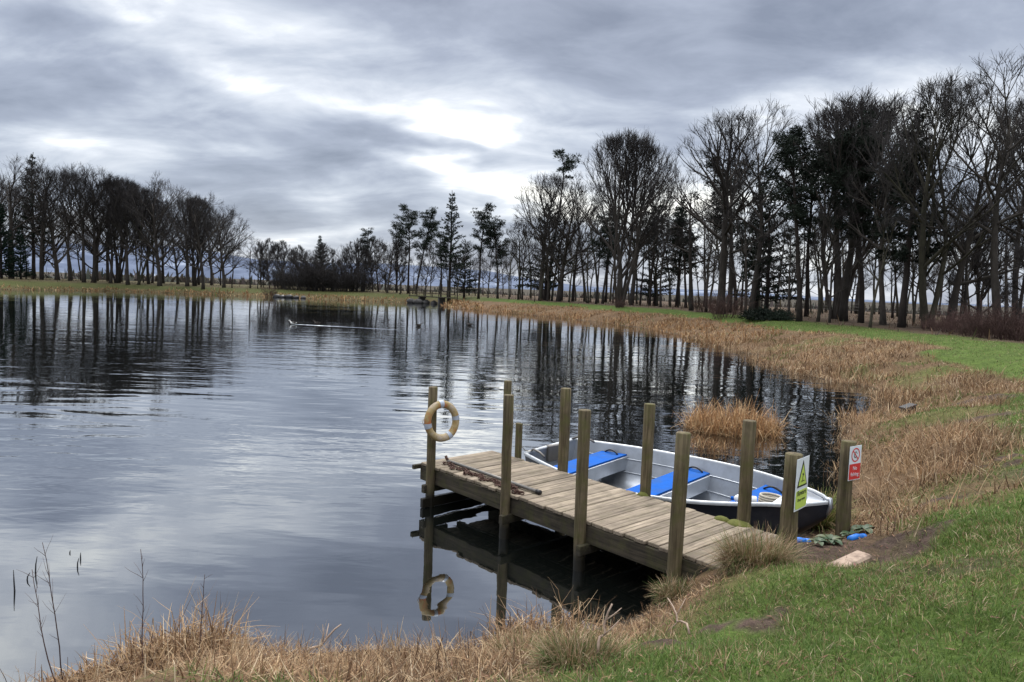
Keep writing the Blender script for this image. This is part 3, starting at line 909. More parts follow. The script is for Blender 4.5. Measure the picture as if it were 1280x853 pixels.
def interp(pts, t):
    x = t*(len(pts)-1); i = min(int(x), len(pts)-2)
    return pts[i].lerp(pts[i+1], x-i), (pts[i+1]-pts[i]).normalized()

def side_dir(rr, d, ang, az=None):
    u, w = frame_of(d)
    a = rr.uniform(0, 2*PI) if az is None else az
    return (d*math.cos(ang) + (u*math.cos(a)+w*math.sin(a))*math.sin(ang)).normalized()

def bare_tree(seed, H=18, bole=.30, width=.34, r0=.34, limbs=11, nb=7, nt_=4, nf=3, up=.35, stems=None, lean=0, twig=.0145, limb_ang=(.45,.95), zc=.62):
    """leafless broadleaf: bole and limbs in one mesh, branches and twigs in the other"""
    rr = random.Random(seed)
    T, K = MB(), MB()
    env = Env(H*zc, H*width, H*(1-zc), H*(zc-bole*.55))
    if stems is None: stems = [(0, 0, lean, 0, r0)]
    for (sx, sy, lx, ly, rs) in stems:
        n = 10; trunk = [Vector((sx, sy, -.4))]; d = Vector((lx, ly, 1)).normalized()
        top = H*rr.uniform(.80, .92)
        for i in range(n):
            d = (d + Vector((rr.uniform(-.07,.07), rr.uniform(-.07,.07), .05)) + Vector((-lx, -ly, 0))*.09).normalized()
            trunk.append(trunk[-1] + d*(top/n))
        rad = [rs*(1.25 if i == 0 else 1)*(1-.86*(i/n)**1.05) + .02 for i in range(n+1)]
        rad[0] = rs*1.35; T.tube(trunk, rad, 8)
        nl = max(3, int(limbs*(1 if len(stems) == 1 else .6)))
        for j in range(nl):
            t = bole + (.97-bole)*(j+rr.random()*.7)/nl
            p, pd = interp(trunk, min(t, .99))
            ang = limb_ang[1] + (limb_ang[0]-limb_ang[1])*((t-bole)/(1-bole)) + rr.uniform(-.12, .12)
            dl = side_dir(rr, UPV.lerp(pd, .5).normalized(), ang, j*2.4+rr.uniform(-.5,.5))
            L = env.reach(p, (dl+UPV*up*.4).normalized(), H*.8)*rr.uniform(.80, 1.0)
            if L < H*.05: L = H*.05
            rl = min(rad[min(int(t*n), n)]*.62, .03+L*.024)
            lp = branch_pts(rr, p, dl, L, 6, up, .13)
            T.tube(lp, [rl*(1-.8*i/6)+.012 for i in range(7)], 5, False)
            limb_like = [(lp, rl, L)]
            # a fork of the limb
            for f in range(2):
                q, qd = interp(lp, rr.uniform(.25, .55))
                fd = side_dir(rr, qd, rr.uniform(.35, .6)); 
                fl = env.reach(q, (fd+UPV*.2).normalized(), L*.8)*rr.uniform(.8, 1)
                if fl > H*.05:
                    fp = branch_pts(rr, q, fd, fl, 5, up, .13)
                    T.tube(fp, [rl*.55*(1-.8*i/5)+.010 for i in range(6)], 4, False); limb_like.append((fp, rl*.5, fl))
            for (bp_, br, bl) in limb_like:
                for b in range(max(2, int(nb*(bl/(H*.4))**.7))):
                    tb = rr.uniform(.22, 1.0)
                    q, qd = interp(bp_, tb)
                    bd = side_dir(rr, qd, rr.uniform(.35, .85)); bd = (bd + UPV*up*.4).normalized()
                    L2 = env.reach(q, bd, H*.17)*rr.uniform(.75, 1.08)
                    L2 = max(L2, H*.035)
                    b2 = branch_pts(rr, q, bd, L2, 4, up*.8, .16)
                    r2 = max(br*.26*(1-.5*tb), .014)
                    K.tube(b2, [r2*(1-.6*i/4)+.006 for i in range(5)], 3, False)
                    for c in range(nt_):
                        q2, q2d = interp(b2, rr.uniform(.2, 1.0))
                        cd = (side_dir(rr, q2d, rr.uniform(.3, .8)) + UPV*up*.3).normalized()
                        L3 = max(env.reach(q2, cd, H*.085), H*.03)*rr.uniform(.6, 1.05)
                        b3 = branch_pts(rr, q2, cd, L3, 2, up*.6, .15)
                        K.tube(b3, [twig*1.1, twig*.95, twig*.7], 3, False)
                        for e in range(nf):
                            q3, q3d = interp(b3, rr.uniform(.15, 1.0))
                            ed = (side_dir(rr, q3d, rr.uniform(.3, .8)) + UPV*up*.3).normalized()
                            b4 = branch_pts(rr, q3, ed, H*rr.uniform(.022, .05), 1, up*.4, .15)
                            K.tube(b4, [twig*.75, twig*.5], 3, False)
    return T, K

def needle_clump(K, rr, c, R, n, ln, wd, flat=.6, bias=None):
    """a tuft of needle sprays: thin blades pointing out of a flattened ball"""
    for i in range(n):
        d = rdir(rr); d.z *= flat
        if bias is not None: d = d + bias*.5
        d.normalize()
        p = c + Vector((d.x*R, d.y*R, d.z*R*flat))*rr.uniform(.2, .9)
        e = (d + rdir(rr)*.5).normalized()
        u = e.cross(rdir(rr)).normalized()*wd*rr.uniform(.6, 1.2)
        q = p + e*ln*rr.uniform(.6, 1.2)
        m = p.lerp(q, .5)
        K.add([p, m+u, q, m-u], [(0,1,2,3)])

def pine_tree(seed, H=18, base=.50, width=.20, r0=.24, nbr=34, dense=22, flat_top=True, dead=16, lean=0.0):
    rr = random.Random(seed); T, K = MB(), MB()
    n = 9; trunk = [Vector((0,0,-.4))]; d = Vector((lean, 0, 1)).normalized()
    for i in range(n):
        d = (d + Vector((rr.uniform(-.05,.05), rr.uniform(-.05,.05), .03))).normalized()
        trunk.append(trunk[-1]+d*H*.97/n)
    T.tube(trunk, [r0*(1.3 if i == 0 else 1)*(1-.80*i/n)+.02 for i in range(n+1)], 8)
    for j in range(dead):
        p, pd = interp(trunk, rr.uniform(.18, base+.1))
        bd = side_dir(rr, UPV, rr.uniform(1.2, 1.7)); L = H*rr.uniform(.03, .10)
        T.tube(branch_pts(rr, p, bd, L, 3, -.1, .2), [.035,.028,.02,.012], 4, False)
    for j in range(nbr):
        t = base + (.985-base)*((j+rr.random())/nbr)
        k = (t-base)/(1-base)
        prof = (.55+.6*math.sin(min(1, k*1.25)*PI*.8)) if flat_top else (1-k)**.8*1.1+.12
        prof *= rr.uniform(.55, 1.15)
        p, pd = interp(trunk, t)
        bd = side_dir(rr, UPV, rr.uniform(.95, 1.55) - .45*k)
        L = H*width*prof
        bp_ = branch_pts(rr, p, bd, L, 5, .35, .14)
        T.tube(bp_, [max(.018, L*.022)*(1-.7*i/5) for i in range(6)], 4, False)
        nc_ = max(3, int(L/ .42))
        for c in range(nc_):
            q, qd = interp(bp_, rr.uniform(.38, 1.0))
            q = q + rdir(rr)*L*.13
            needle_clump(K, rr, q, rr.uniform(.34, .72), int(dense*2.2), .38, .042, .5, UPV*.5)
    return T, K

def spruce_tree(seed, H=18, base=.16, width=.20, r0=.26, whorls=30, droop=.5, dense=1.0, gap=.15, power=.85):
    rr = random.Random(seed); T, K = MB(), MB()
    trunk = [Vector((rr.uniform(-.04,.04)*i, rr.uniform(-.04,.04)*i, -.4+(H*.99+.4)*i/8)) for i in range(9)]
    T.tube(trunk, [r0*(1.25 if i == 0 else 1)*(1-.92*i/8)+.015 for i in range(9)], 8)
    for w in range(whorls):
        t = base + (.985-base)*(w+rr.random()*.5)/whorls
        k = (t-base)/(1-base)
        nb = rr.randint(4, 6)
        for b in range(nb):
            if rr.random() < gap: continue
            L = H*width*((1-k)**power*.95+.05)*rr.uniform(.6, 1.12)
            p, _ = interp(trunk, t)
            bd = side_dir(rr, UPV, 1.42-.55*k, 2*PI*b/nb + w*1.1 + rr.uniform(-.3,.3))
            bp_ = branch_pts(rr, p, bd, L, 5, .15, .07, droop)
            T.tube(bp_, [max(.012, L*.018)*(1-.8*i/5)+.004 for i in range(6)], 3, False)
            m = int(L*17*dense)+6
            for s in range(m):
                q, qd = interp(bp_, rr.uniform(.18, 1.0))
                e = (side_dir(rr, qd, rr.uniform(.5, 1.2)) - UPV*rr.uniform(.0, .9)).normalized()
                ln = rr.uniform(.22, .55)*(.55+.5*(1-k))
                u = e.cross(rdir(rr)).normalized()*rr.uniform(.04, .075)
                z = q + e*ln; mm = q.lerp(z, .45)
                K.add([q, mm+u, z, mm-u], [(0,1,2,3)])
    return T, K

def bush(seed, H=2.6, W=1.8, stems=60, sub=7, r=.016):
    rr = random.Random(seed); K = MB()
    for i in range(stems):
        a = rr.uniform(0, 2*PI); q = W*.55*math.sqrt(rr.random())
        p = Vector((q*math.cos(a), q*math.sin(a), -.1))
        d = Vector((math.cos(a)*rr.uniform(0,.7), math.sin(a)*rr.uniform(0,.7), 1)).normalized()
        L = H*rr.choice([rr.uniform(.3,.6), rr.uniform(.5,.8), rr.uniform(.7,1.1)])*(1-.5*(q/W)**2)
        b = branch_pts(rr, p, d, L, 4, .0, .16)
        K.tube(b, [r, r*.85, r*.7, r*.5, r*.3], 3, False)
        for c in range(sub):
            q2, qd = interp(b, rr.uniform(.25, 1))
            e = branch_pts(rr, q2, (side_dir(rr, qd, rr.uniform(.4, .9))), H*rr.uniform(.12, .3), 2, .1, .2)
            K.tube(e, [r*.6, r*.5, r*.25], 3, False)
            for f in range(2):
                q3, q3d = interp(e, rr.uniform(.3, 1))
                g = branch_pts(rr, q3, side_dir(rr, q3d, .7), H*rr.uniform(.06, .14), 1, 0, .1)
                K.tube(g, [r*.4, r*.2], 3, False)
    return K

PROTO = {}
def make_proto(kind, nm, TK, tm, cm, H):
    root = empty(nm, (0,0,0))
    TK[0].build('trunk', tm, root, True); TK[1].build('crown', cm, root)
    root['category'] = 'tree'
    PROTO[kind] = [root, H, False]
    return root

BT = dict(tm=M['bark'], cm=M['twig'])
make_proto('beech', 'bare_tree', bare_tree(11, bole=.30, width=.30, limbs=13, nf=4), M['bark'], M['twig'], 18)
make_proto('beech2', 'bare_tree', bare_tree(23, bole=.44, width=.25, limbs=12, limb_ang=(.35,.8), r0=.25), M['bark'], M['twig'], 18)
make_proto('round', 'bare_tree', bare_tree(31, bole=.20, width=.36, limbs=14, up=.2, limb_ang=(.4,1.15), zc=.55, r0=.36, nf=4), M['bark'], M['twig'], 18)
make_proto('vase', 'bare_tree', bare_tree(47, bole=.22, width=.31, limbs=12, up=.45, limb_ang=(.25,.6), r0=.30, zc=.66,
           stems=[(0,0,.05,0,.30),(.16,.1,.30,.1,.20),(-.16,-.05,-.28,.05,.20),(.1,-.2,.14,-.25,.16),(-.08,.2,-.12,.25,.16)]), M['bark'], M['twig'], 18)
make_proto('fork', 'bare_tree', bare_tree(53, bole=.28, width=.30, limbs=12, up=.3, limb_ang=(.3,.9), r0=.26,
           stems=[(0,0,.34,.05,.26),(.35,.15,-.30,.1,.19),(.2,0,.10,-.1,.15)]), M['bark_moss'], M['twig'], 18)
make_proto('tall', 'bare_tree', bare_tree(67, H=18, bole=.46, width=.24, limbs=12, nb=5, limb_ang=(.5,1.1), r0=.27, zc=.66, up=.3), M['bark'], M['twig'], 18)
make_proto('grand', 'bare_tree', bare_tree(103, bole=.42, width=.30, limbs=12, nb=6, r0=.38, limb_ang=(.3,1.0), zc=.66), M['bark'], M['twig'], 18)
make_proto('open', 'bare_tree', bare_tree(91, bole=.26, width=.40, limbs=10, up=.12, limb_ang=(.6,1.25), zc=.58, r0=.32, nb=7), M['bark'], M['twig'], 18)
make_proto('ragged', 'bare_tree', bare_tree(97, bole=.34, width=.22, limbs=9, up=.05, limb_ang=(.7,1.35), zc=.66, r0=.26, nb=6), M['bark'], M['twig'], 18)
make_proto('slim', 'bare_tree', bare_tree(71, H=12, bole=.45, width=.13, limbs=8, nb=5, nt_=4, nf=4, r0=.13, limb_ang=(.4,.9), twig=.011), M['bark_moss'], M['twig'], 12)
make_proto('slim2', 'bare_tree', bare_tree(79, H=12, bole=.25, width=.17, limbs=10, nb=5, nt_=4, nf=4, r0=.12, lean=.08, limb_ang=(.5,1.2), twig=.011), M['bark'], M['twig'], 12)
make_proto('young', 'bare_tree', bare_tree(83, H=9, bole=.12, width=.28, limbs=11, nb=8, nt_=5, nf=4, r0=.13, limb_ang=(.5,1.1), zc=.55, twig=.016), M['bark'], M['twig'], 9)
make_proto('pine', 'pine_tree', pine_tree(5, base=.52, width=.19, nbr=34), M['pinebark'], M['needles'], 18)
make_proto('pine2', 'pine_tree', pine_tree(15, base=.44, width=.22, nbr=40, lean=.03), M['pinebark'], M['needles'], 18)
make_proto('pine3', 'pine_tree', pine_tree(25, base=.62, width=.15, nbr=24, dense=20), M['pinebark'], M['needles'], 18)
make_proto('pinetop', 'pine_tree', pine_tree(35, base=.885, width=.115, nbr=9, dense=26, dead=6, r0=.2), M['pinebark'], M['needles'], 18)
make_proto('broadpine', 'pine_tree', pine_tree(45, base=.46, width=.24, nbr=52, dense=26), M['pinebark'], M['needles'], 18)
make_proto('spruce', 'spruce_tree', spruce_tree(6, base=.30, width=.18, gap=.2, droop=.55, dense=1.5), M['pinebark'], M['needles'], 18)
make_proto('cone', 'spruce_tree', spruce_tree(16, base=.06, width=.27, whorls=34, gap=.03, droop=.4, dense=2.6, power=.9), M['pinebark'], M['needles_green'], 18)
make_proto('layered', 'spruce_tree', spruce_tree(26, H=12, base=.12, width=.34, whorls=22, gap=.2, droop=.8, dense=1.2, power=.45), M['pinebark'], M['needles'], 12)

trnd = random.Random(99)
def tree(kind, px, Y, ytop, label, group=None, wide=1.0, rot=None):
    """plant a tree whose foot is in picture column px at depth Y and whose tip reaches row ytop"""
    X, Yy, z = at_column(px, Y)
    hy = 360.5 + (px-640)*.0367
    H = max(2.0, 3.0 - z + (hy-ytop)/F_PX*Y)
    root, H0, used = PROTO[kind]
    if used: o = copy_tree(root)
    else: o = root; PROTO[kind][2] = True
    s = H/H0*.985
    o.location = (X, Yy, z); o.rotation_euler = (0, 0, trnd.uniform(0, 6.28) if rot is None else rot)
    sw = s*wide if wide != 1.0 else s*trnd.uniform(.92, 1.08)
    o.scale = (sw, sw, s)
    tag(o, label, 'tree')
    if group: o['group'] = group
    return o

GL, GM, GR = 'trees of the grove on the left shore', 'trees along the far shore', 'trees of the wood on the right bank'
CL = 'bare trunk crowded in the second row of the grove on the left shore'
CR_ = 'thin bare trunk crowded in the back rows of the wood on the right bank'
CM = 'thin bare trunk crowded in the back row behind the far shore'
TREES = [
 # left grove
 ('beech', -75, 126, 196, 'bare tree cut off by the left edge of the photo', GL), ('round', -30, 128, 205, 'wide bare tree at the left edge with only half its crown seen', GL),
 ('cone', 2, 122, 252, 'dark green conifer at the left edge, the larger one under the bare crowns', 'dark green conifers in the left grove'),
 ('cone', 26, 124, 283, 'dark green conifer, the smaller one just right of the larger at left edge', 'dark green conifers in the left grove'),
 ('open', 14, 131, 196, 'tall bare tree rising behind the two dark green conifers', GL),
 ('spruce', 42, 136, 189, 'pine whose dark tip pokes above the bare crowns of the left grove', GL),
 ('beech2', 52, 129, 212, 'thick trunked bare tree right beside the dark green conifers', GL),
 ('round', 72, 136, 210, 'bare tree with dense rounded crown just right of the poking pine tip', GL),
 ('beech2', 88, 130, 218, 'straight bare tree, third trunk from the dark green conifers', GL),
 ('tall', 105, 128, 207, 'tallest domed bare tree in the middle of the left grove', GL),
 ('beech', 117, 130, 214, 'bare tree paired closely with the tallest domed one of the left grove', GL),
 ('beech2', 138, 132, 228, 'slender bare tree standing before the bluish gap in the left grove', GL),
 ('vase', 147, 134, 226, 'bare tree right of the bluish gap, with ascending limbs', GL),
 ('beech', 160, 131, 232, 'bare tree in the right middle of the left grove with sagging low boughs', GL),
 ('fork', 172, 132, 236, 'bare tree forking low, left of the thickest trunk of the grove', GL),
 ('round', 200, 131, 226, 'rounded bare tree on the thickest trunk of the left grove', GL),
 ('beech2', 186, 135, 238, 'slim trunk close left of the thickest trunk in the left grove', GL),
 ('beech', 234, 132, 246, 'bare tree between the thickest trunk and the broad end tree', GL),
 ('open', 254, 128, 243, 'broad bare tree with spreading boughs at right end of the left grove', GL),
 ('vase', 243, 134, 250, 'many stemmed bare tree just behind the broad end tree', GL),
 ('round', 280, 131, 262, 'smaller bare tree tucked against the broad end tree', GL),
 ('slim', 290, 131, 292, 'small slim bare tree just beyond the right end of the left grove', GL),
 ('ragged', 313, 132, 290, 'slender leaning bare tree in the open beyond the left grove', GL), ('slim', 322, 131, 312, 'short straight bare tree with a clubbed top beyond the left grove', GL),
 ('young', 337, 137, 300, 'thin bare tree between the slim open ones and the bushes', GL),
 # far shore, left to right
 ('young', 352, 140, 302, 'bare spreading tree left of the dark pointed spruce', GM), ('young', 372, 145, 308, 'loose bare tree against the dark pointed spruce', GM),
 ('cone', 400, 142, 293, 'dark pointed spruce standing above the far shore scrub', GM), ('cone', 416, 146, 322, 'small dark spruce tucked behind the pointed one', GM),
 ('young', 384, 135, 330, 'low bare scrub tree in front of the dark pointed spruce', GM), ('young', 428, 136, 322, 'low bare tree right of the dark pointed spruce', GM),
 ('round', 441, 136, 308, 'bare tree between the pointed spruce and the crooked topped pine', GM),
 ('pine3', 455, 136, 286, 'lone pine with a crooked dark top above bare neighbours', GM), ('open', 473, 136, 300, 'bare tree just right of the crooked topped pine', GM),
 ('open', 484, 130, 296, 'bare tree in front of the first pine clump on the far shore', GM),
 ('pine', 510, 130, 260, 'big dark pine, left of the pair left of the footbridge', 'pair of dark pines by the footbridge'), ('pine2', 520, 131, 263, 'big dark pine, right of the pair left of the footbridge', 'pair of dark pines by the footbridge'),
 ('slim', 500, 127, 300, 'thin bare trunk left of the pair of dark pines', GM), ('pine3', 496, 133, 278, 'slimmer pine at the left shoulder of the pair of dark pines', GM),
 ('slim2', 532, 122, 300, 'bent thin bare tree rising at the footbridge', GM),
 ('spruce', 561, 118, 236, 'tall airy spruce with layered boughs, tallest right of the footbridge', GM), ('pine3', 551, 119, 290, 'thin pine close left of the tall airy spruce', GM),
 ('layered', 580, 121, 300, 'squat dark conifer right of the tall airy spruce', GM), ('slim', 571, 117, 305, 'thin bare trunk right behind the tall airy spruce', GM),
 ('pine', 598, 116, 257, 'dark flat topped pine with twin looking trunk on the far shore', GM), ('pine2', 622, 113, 276, 'bushy dark pine right of the flat topped pine', GM),
 ('slim2', 610, 118, 290, 'thin bare tree between flat topped and bushy pines', GM), ('slim', 636, 110, 285, 'thin bare tree left of the two close thin trunks', GM),
 ('slim', 648, 106, 262, 'left one of two close thin bare trunks at the right end of far shore', GM), ('slim2', 653, 107, 268, 'right one of two close thin bare trunks at the right end of far shore', GM),
 # right wood
 ('grand', 676, 103, 222, 'broad domed bare tree at the left end of the right wood', GR), ('pinetop', 685, 112, 194, 'odd tall pine with one tuft on a bare stem above the domed tree', GR),
 ('round', 698, 101, 222, 'domed bare tree sharing its crown with the one at the wood end', GR), ('slim2', 668, 97, 330, 'small crooked sapling under the domed tree at the wood end', GR),
 ('layered', 682, 108, 255, 'dark conifer filling the domed bare crowns at the left end', GR),
 ('slim', 711, 99, 268, 'straight thin trunk right of the domed bare trees', GR), ('ragged', 716, 106, 245, 'bare tree in the dip between domed and fan shaped trees', GR),
 ('slim', 735, 95, 276, 'thin straight trunk left of the fan shaped tree', GR), ('pine2', 753, 96, 268, 'dark pine crown just left of the fan shaped tree', GR),
 ('pine3', 745, 92, 285, 'slim pine under the left side of the fan shaped tree', GR),
 ('vase', 774, 82, 174, 'great fan shaped bare tree standing alone in height, right bank', GR), ('tall', 789, 92, 184, 'bare tree behind the right half of the fan shaped tree', GR),
 ('pine3', 800, 93, 285, 'slim pine right of the fan shaped tree', GR), ('layered', 818, 96, 282, 'dark layered conifer right of the fan shaped tree', GR), 
 ('beech2', 826, 84, 275, 'low forking bare tree left of the dark spruce in the wood', GR),
 ('spruce', 846, 88, 238, 'dark spruce in the sky gap of the right wood', GR), ('slim', 838, 90, 262, 'thin trunk leaning on the dark spruce of the sky gap', GR),
 ('pine', 857, 86, 262, 'dark pine at the right foot of the sky gap', GR),
 ('ragged', 864, 74, 205, 'leaning bare tree left of the very thick brown trunk', GR),
 ('slim2', 883, 70, 240, 'thin pale barked tree just left of the very thick brown trunk', GR),
 ('grand', 901, 66, 150, 'huge dark bare tree on a very thick brown trunk', GR), ('ragged', 911, 70, 158, 'bare tree closely behind the very thick brown trunk', GR),
 ('pine2', 920, 82, 205, 'dark pine between the very thick trunk and the brush topped tree', GR),
 ('tall', 938, 64, 134, 'brush topped bare tree right of the very thick brown trunk', GR), ('slim2', 931, 61, 215, 'pale slender tree before the brush topped one', GR),
 ('layered', 957, 66, 240, 'layered dark conifer with low drooping boughs down to the juniper', GR), ('spruce', 945, 70, 200, 'dark spruce behind the brush topped bare tree', GR),
 ('pine', 999, 54, 163, 'tall dark pine with ragged crown, left of the broad beech', GR), ('pine2', 1008, 64, 180, 'second dark pine just right of the ragged crowned one', GR),
 ('slim2', 985, 56, 262, 'slender young tree left of the ragged crowned pine', GR), ('slim', 1022, 54, 230, 'slender bare tree between the dark pines and the broad beech', GR),
 ('slim2', 1037, 52, 245, 'slender forked tree at the left foot of the broad beech', GR),
 ('beech2', 1054, 55, 126, 'broad domed beech with pale twin limbs in the right wood', GR, 1.3), ('vase', 1046, 60, 138, 'bare tree fanning behind the left side of the broad beech', GR),
 ('broadpine', 1076, 53, 166, 'thick trunked evergreen with a dull broad crown beside the beech', GR),
 ('tall', 1104, 50, 148, 'bare tree with lichen grey trunk left of the dark spiky pine', GR), ('slim', 1087, 46, 240, 'thin crooked pale tree nearest the grass path', GR),
 ('spruce', 1127, 47, 124, 'tall dark spiky pine among the bare trees of the right wood', GR),
 ('slim', 1142, 55, 268, 'thin dead trunk right of the dark spiky pine', GR),
 ('fork', 1160, 46, 112, 'leaning forked bare tree with mossy trunk', GR), ('open', 1186, 47, 128, 'bare tree crossing behind the leaning forked one', GR),
 ('slim2', 1205, 48, 225, 'slender spreading tree right of the leaning forked one', GR), ('young', 1222, 52, 260, 'low spreading bare tree behind the big brown trunk', GR),
 ('tall', 1247, 42, 76, 'highest bare tree with stout brown trunk near the right edge', GR), ('beech2', 1268, 50, 130, 'bare tree behind the highest one at the right edge', GR),
 ('round', 1318, 46, 110, 'bare tree mostly beyond the right edge of the photo', GR), ('young', 1290, 40, 285, 'low bare tree at the right edge above the brushwood', GR),
]
for t in TREES: tree(*t)
# crowded back rows
for k in range(22):
    px = -70 + k*17.5 + trnd.uniform(-6, 6)
    if px > 296: px = trnd.uniform(0, 280)
    tree(trnd.choice(['beech2','slim','round','slim2','beech']), px, trnd.uniform(140, 152), 238+max(0, px)*.10+trnd.uniform(-8, 22), CL, 'trunks crowded in the left grove')
for k in range(31):
    px = 325 + k*10.5 + trnd.uniform(-6, 6)
    tree(trnd.choice(['young','young','ragged','slim2','round']) if px < 500 else trnd.choice(['slim','slim2','ragged']), px, trnd.uniform(129, 146), trnd.uniform(296, 326), CM, 'trunks crowded behind the far shore')
for k in range(80):
    px = 655 + k*7.9 + trnd.uniform(-7, 7)
    Y = 112 - (px-650)*.075 + trnd.uniform(-10, 16)
    tree(trnd.choice(['slim','slim2','slim','pine3'] if k % 4 else ['slim','ragged']), px, Y, trnd.uniform(235, 315), CR_, 'trunks crowded in the right wood')

# bushes, brushwood and low evergreens
def put(o, px, Y, s, label, cat='bush', group=None, sink=0.0):
    X, Yy, z = at_column(px, Y); o.location = (X, Yy, z-sink); o.scale = s if hasattr(s, '__len__') else (s, s, s)
    o.rotation_euler = (0, 0, trnd.uniform(0, 6)); tag(o, label, cat, group); return o
b0 = bush(3).build('bush', M['redtwig']); b1_ = bush(4, 1.6, 2.0, 90, 7, .013).build('bush', M['redtwig']); b2_ = bush(8, 4.5, 3.4, 110, 8, .028).build('bush', M['twig'])
put(b0, 906, 60, 1.0, 'reddish twiggy bush at the foot of the very thick brown trunk')
put(b1_, 1235, 37, 1.15, 'reddish brushwood in front of the highest tree at the right edge', 'bush', 'brushwood beside the grass path')
for px, Y, s, lab in ((1262, 36, 1.2, 'dense reddish brushwood at the right edge beside the log'), (1205, 40, 1.0, 'low brushwood under the leaning forked tree'), (1172, 43, .8, 'thin brushwood at the mossy foot of the leaning forked tree'),
                      (1290, 34, 1.25, 'brushwood cut off by the right edge of the photo'), (1222, 42, 1.1, 'brushwood behind the front row, left of the highest tree')):
    put(copy_tree(b1_), px, Y, s, lab, 'bush', 'brushwood beside the grass path')
for px, Y, s, lab in ((880, 70, .8, 'small brown bush left of the very thick brown trunk'), (775, 80, .5, 'short scrubby bush at the base of the fan shaped tree'), (338, 122.8, .8, 'brown waterside bush beside the dark stones on the far shore')):
    put(copy_tree(b0), px, Y, s, lab)
put(b2_, 372, 131, 1.25, 'purple brown thicket left below the dark pointed spruce', 'bush', 'purple brown thickets on the far shore')
for px, Y, s, lab in ((390, 130, 1.15, 'purple brown thicket right below the dark pointed spruce'), (410, 131, 1.5, 'purple brown thicket under the small dark spruce'), (428, 130, 1.0, 'purple brown thicket between the spruce and the crooked topped pine'),
                      (352, 133, .85, 'purple brown thicket nearest the left grove'), (448, 132, 1.2, 'purple brown thicket beneath the crooked topped pine')):
    put(copy_tree(b2_), px, Y, s, lab, 'bush', 'purple brown thickets on the far shore')
def low_evergreen(seed, W, H):
    rr = random.Random(seed); K = MB()
    for i in range(60):
        a = rr.uniform(0, 2*PI); q = W*math.sqrt(rr.random())
        p = Vector((q*math.cos(a), q*math.sin(a)*.6, H*rr.uniform(.1, 1)*(1-(q/W)**2*.7)))
        K.tube([Vector((p.x*.6, p.y*.6, -.1)), p], [.03, .012], 3, False)
        needle_clump(K, rr, p, .45, 34, .4, .05, .5)
    return K
j0 = low_evergreen(4, 2.2, 1.2).build('juniper', M['needles'])
put(j0, 950, 57, .8, 'low dark juniper under the layered conifer beside the path', 'bush', 'low dark evergreens by the path')
put(copy_tree(j0), 975, 56, .65, 'low dark evergreen right of the juniper under the layered conifer', 'bush', 'low dark evergreens by the path')

# ------------------------------------------------------------------ far hills
def hills():
    mb = MB(); rows = []
    n = 150
    for i in range(n+1):
        a = math.radians(-58 + 116*i/n)
        deg = math.degrees(a)
        h = 150*math.exp(-((deg+27)/13)**2) + 95*math.exp(-((deg+6)/9)**2) + 60*math.exp(-((deg+48)/10)**2) + 26*math.exp(-((deg-14)/9)**2) + 8
        h *= 1.6; h *= .75 + .5*float(fbm(np.array([deg*.16+40]), np.array([1.3]), 5)[0])
        row = []
        for k in range(9):
            t = k/8; D = 5200 + 1900*t
            hh = -30 + (h+26)*math.sin(min(1, t*1.15)*PI/2)*(1+.12*float(fbm(np.array([deg*.5]), np.array([t*3.0]), 3)[0]-.5))
            row.append((math.sin(a)*D, math.cos(a)*D, hh))
        rows.append(row)
    mb.grid(rows, flip=True)
    m, nt, out = new_mat('haze_blue_snowy_hill')
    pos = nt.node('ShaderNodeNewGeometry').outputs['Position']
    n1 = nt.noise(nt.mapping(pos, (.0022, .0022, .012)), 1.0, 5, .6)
    col = nt.ramp(n1, [(.44, (.085,.108,.165)), (.60, (.135,.165,.235)), (.70, (.36,.40,.48))])  # blue of the distant haze is painted into the rock and snow colours
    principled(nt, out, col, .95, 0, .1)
    tag(mb.build('hills', m, None, True), kind='structure')
hills()

# ------------------------------------------------------------------ fence, bridge, stones, ducks, bits
def fence():
    pts = [at_column(px, Y) for px, Y in ((905, 92), (940, 90), (975, 88), (1010, 86), (1045, 84), (1080, 82), (1115, 80), (1150, 78), (1190, 76), (1235, 74), (1290, 72))]
    root = empty('fence', pts[5], 'post and wire field fence seen behind the trunks of the right wood', 'fence')
    for p in pts:
        MB().tube([(p[0], p[1], p[2]-.3), (p[0], p[1], p[2]+1.25), (p[0], p[1], p[2]+1.28)], [.07, .065, .04], 8).build('fence_post', M['post'], root, True)
    for h in (.45, .8, 1.15):
        MB().tube([(p[0], p[1], p[2]+h) for p in pts], .012, 4).build('wire', M['pipe_grey'], root)
fence()

def footbridge():
    a = Vector(at_column(518, 119.5)); b = Vector(at_column(562, 112)); z = 1.15
    d = Vector((b.x-a.x, b.y-a.y, 0)); L = d.length; d.normalize(); q = Vector((-d.y, d.x, 0)); c = (a+b)/2
    root = empty('footbridge', (c.x, c.y, z), 'small dark wooden footbridge with slender rails at the lake outlet', 'bridge')
    ax = (d, q, UZ); w = M['beam']
    MB().box((c.x, c.y, z), (L+1.6, 1.3, .16), ax, .01).build('bridge_deck', w, root)
    for sd in (-1, 1):
        for h in (.55, 1.0):
            MB().box(Vector((c.x, c.y, z+h)) + q*sd*.62, (L+1.2, .05, .09), ax).build('rail', w, root)
        for k in range(6):
            MB().box(Vector((c.x, c.y, z+.50)) + q*sd*.62 + d*(L+1.0)*(k/5-.5), (.09, .09, 1.08), ax).build('rail_post', w, root)
    for k in (-.28, .28):
        MB().box(Vector((c.x, c.y, z-.75)) + d*L*k, (.35, 1.2, 1.4), ax, .03).build('pier', M['stone'], root)
footbridge()

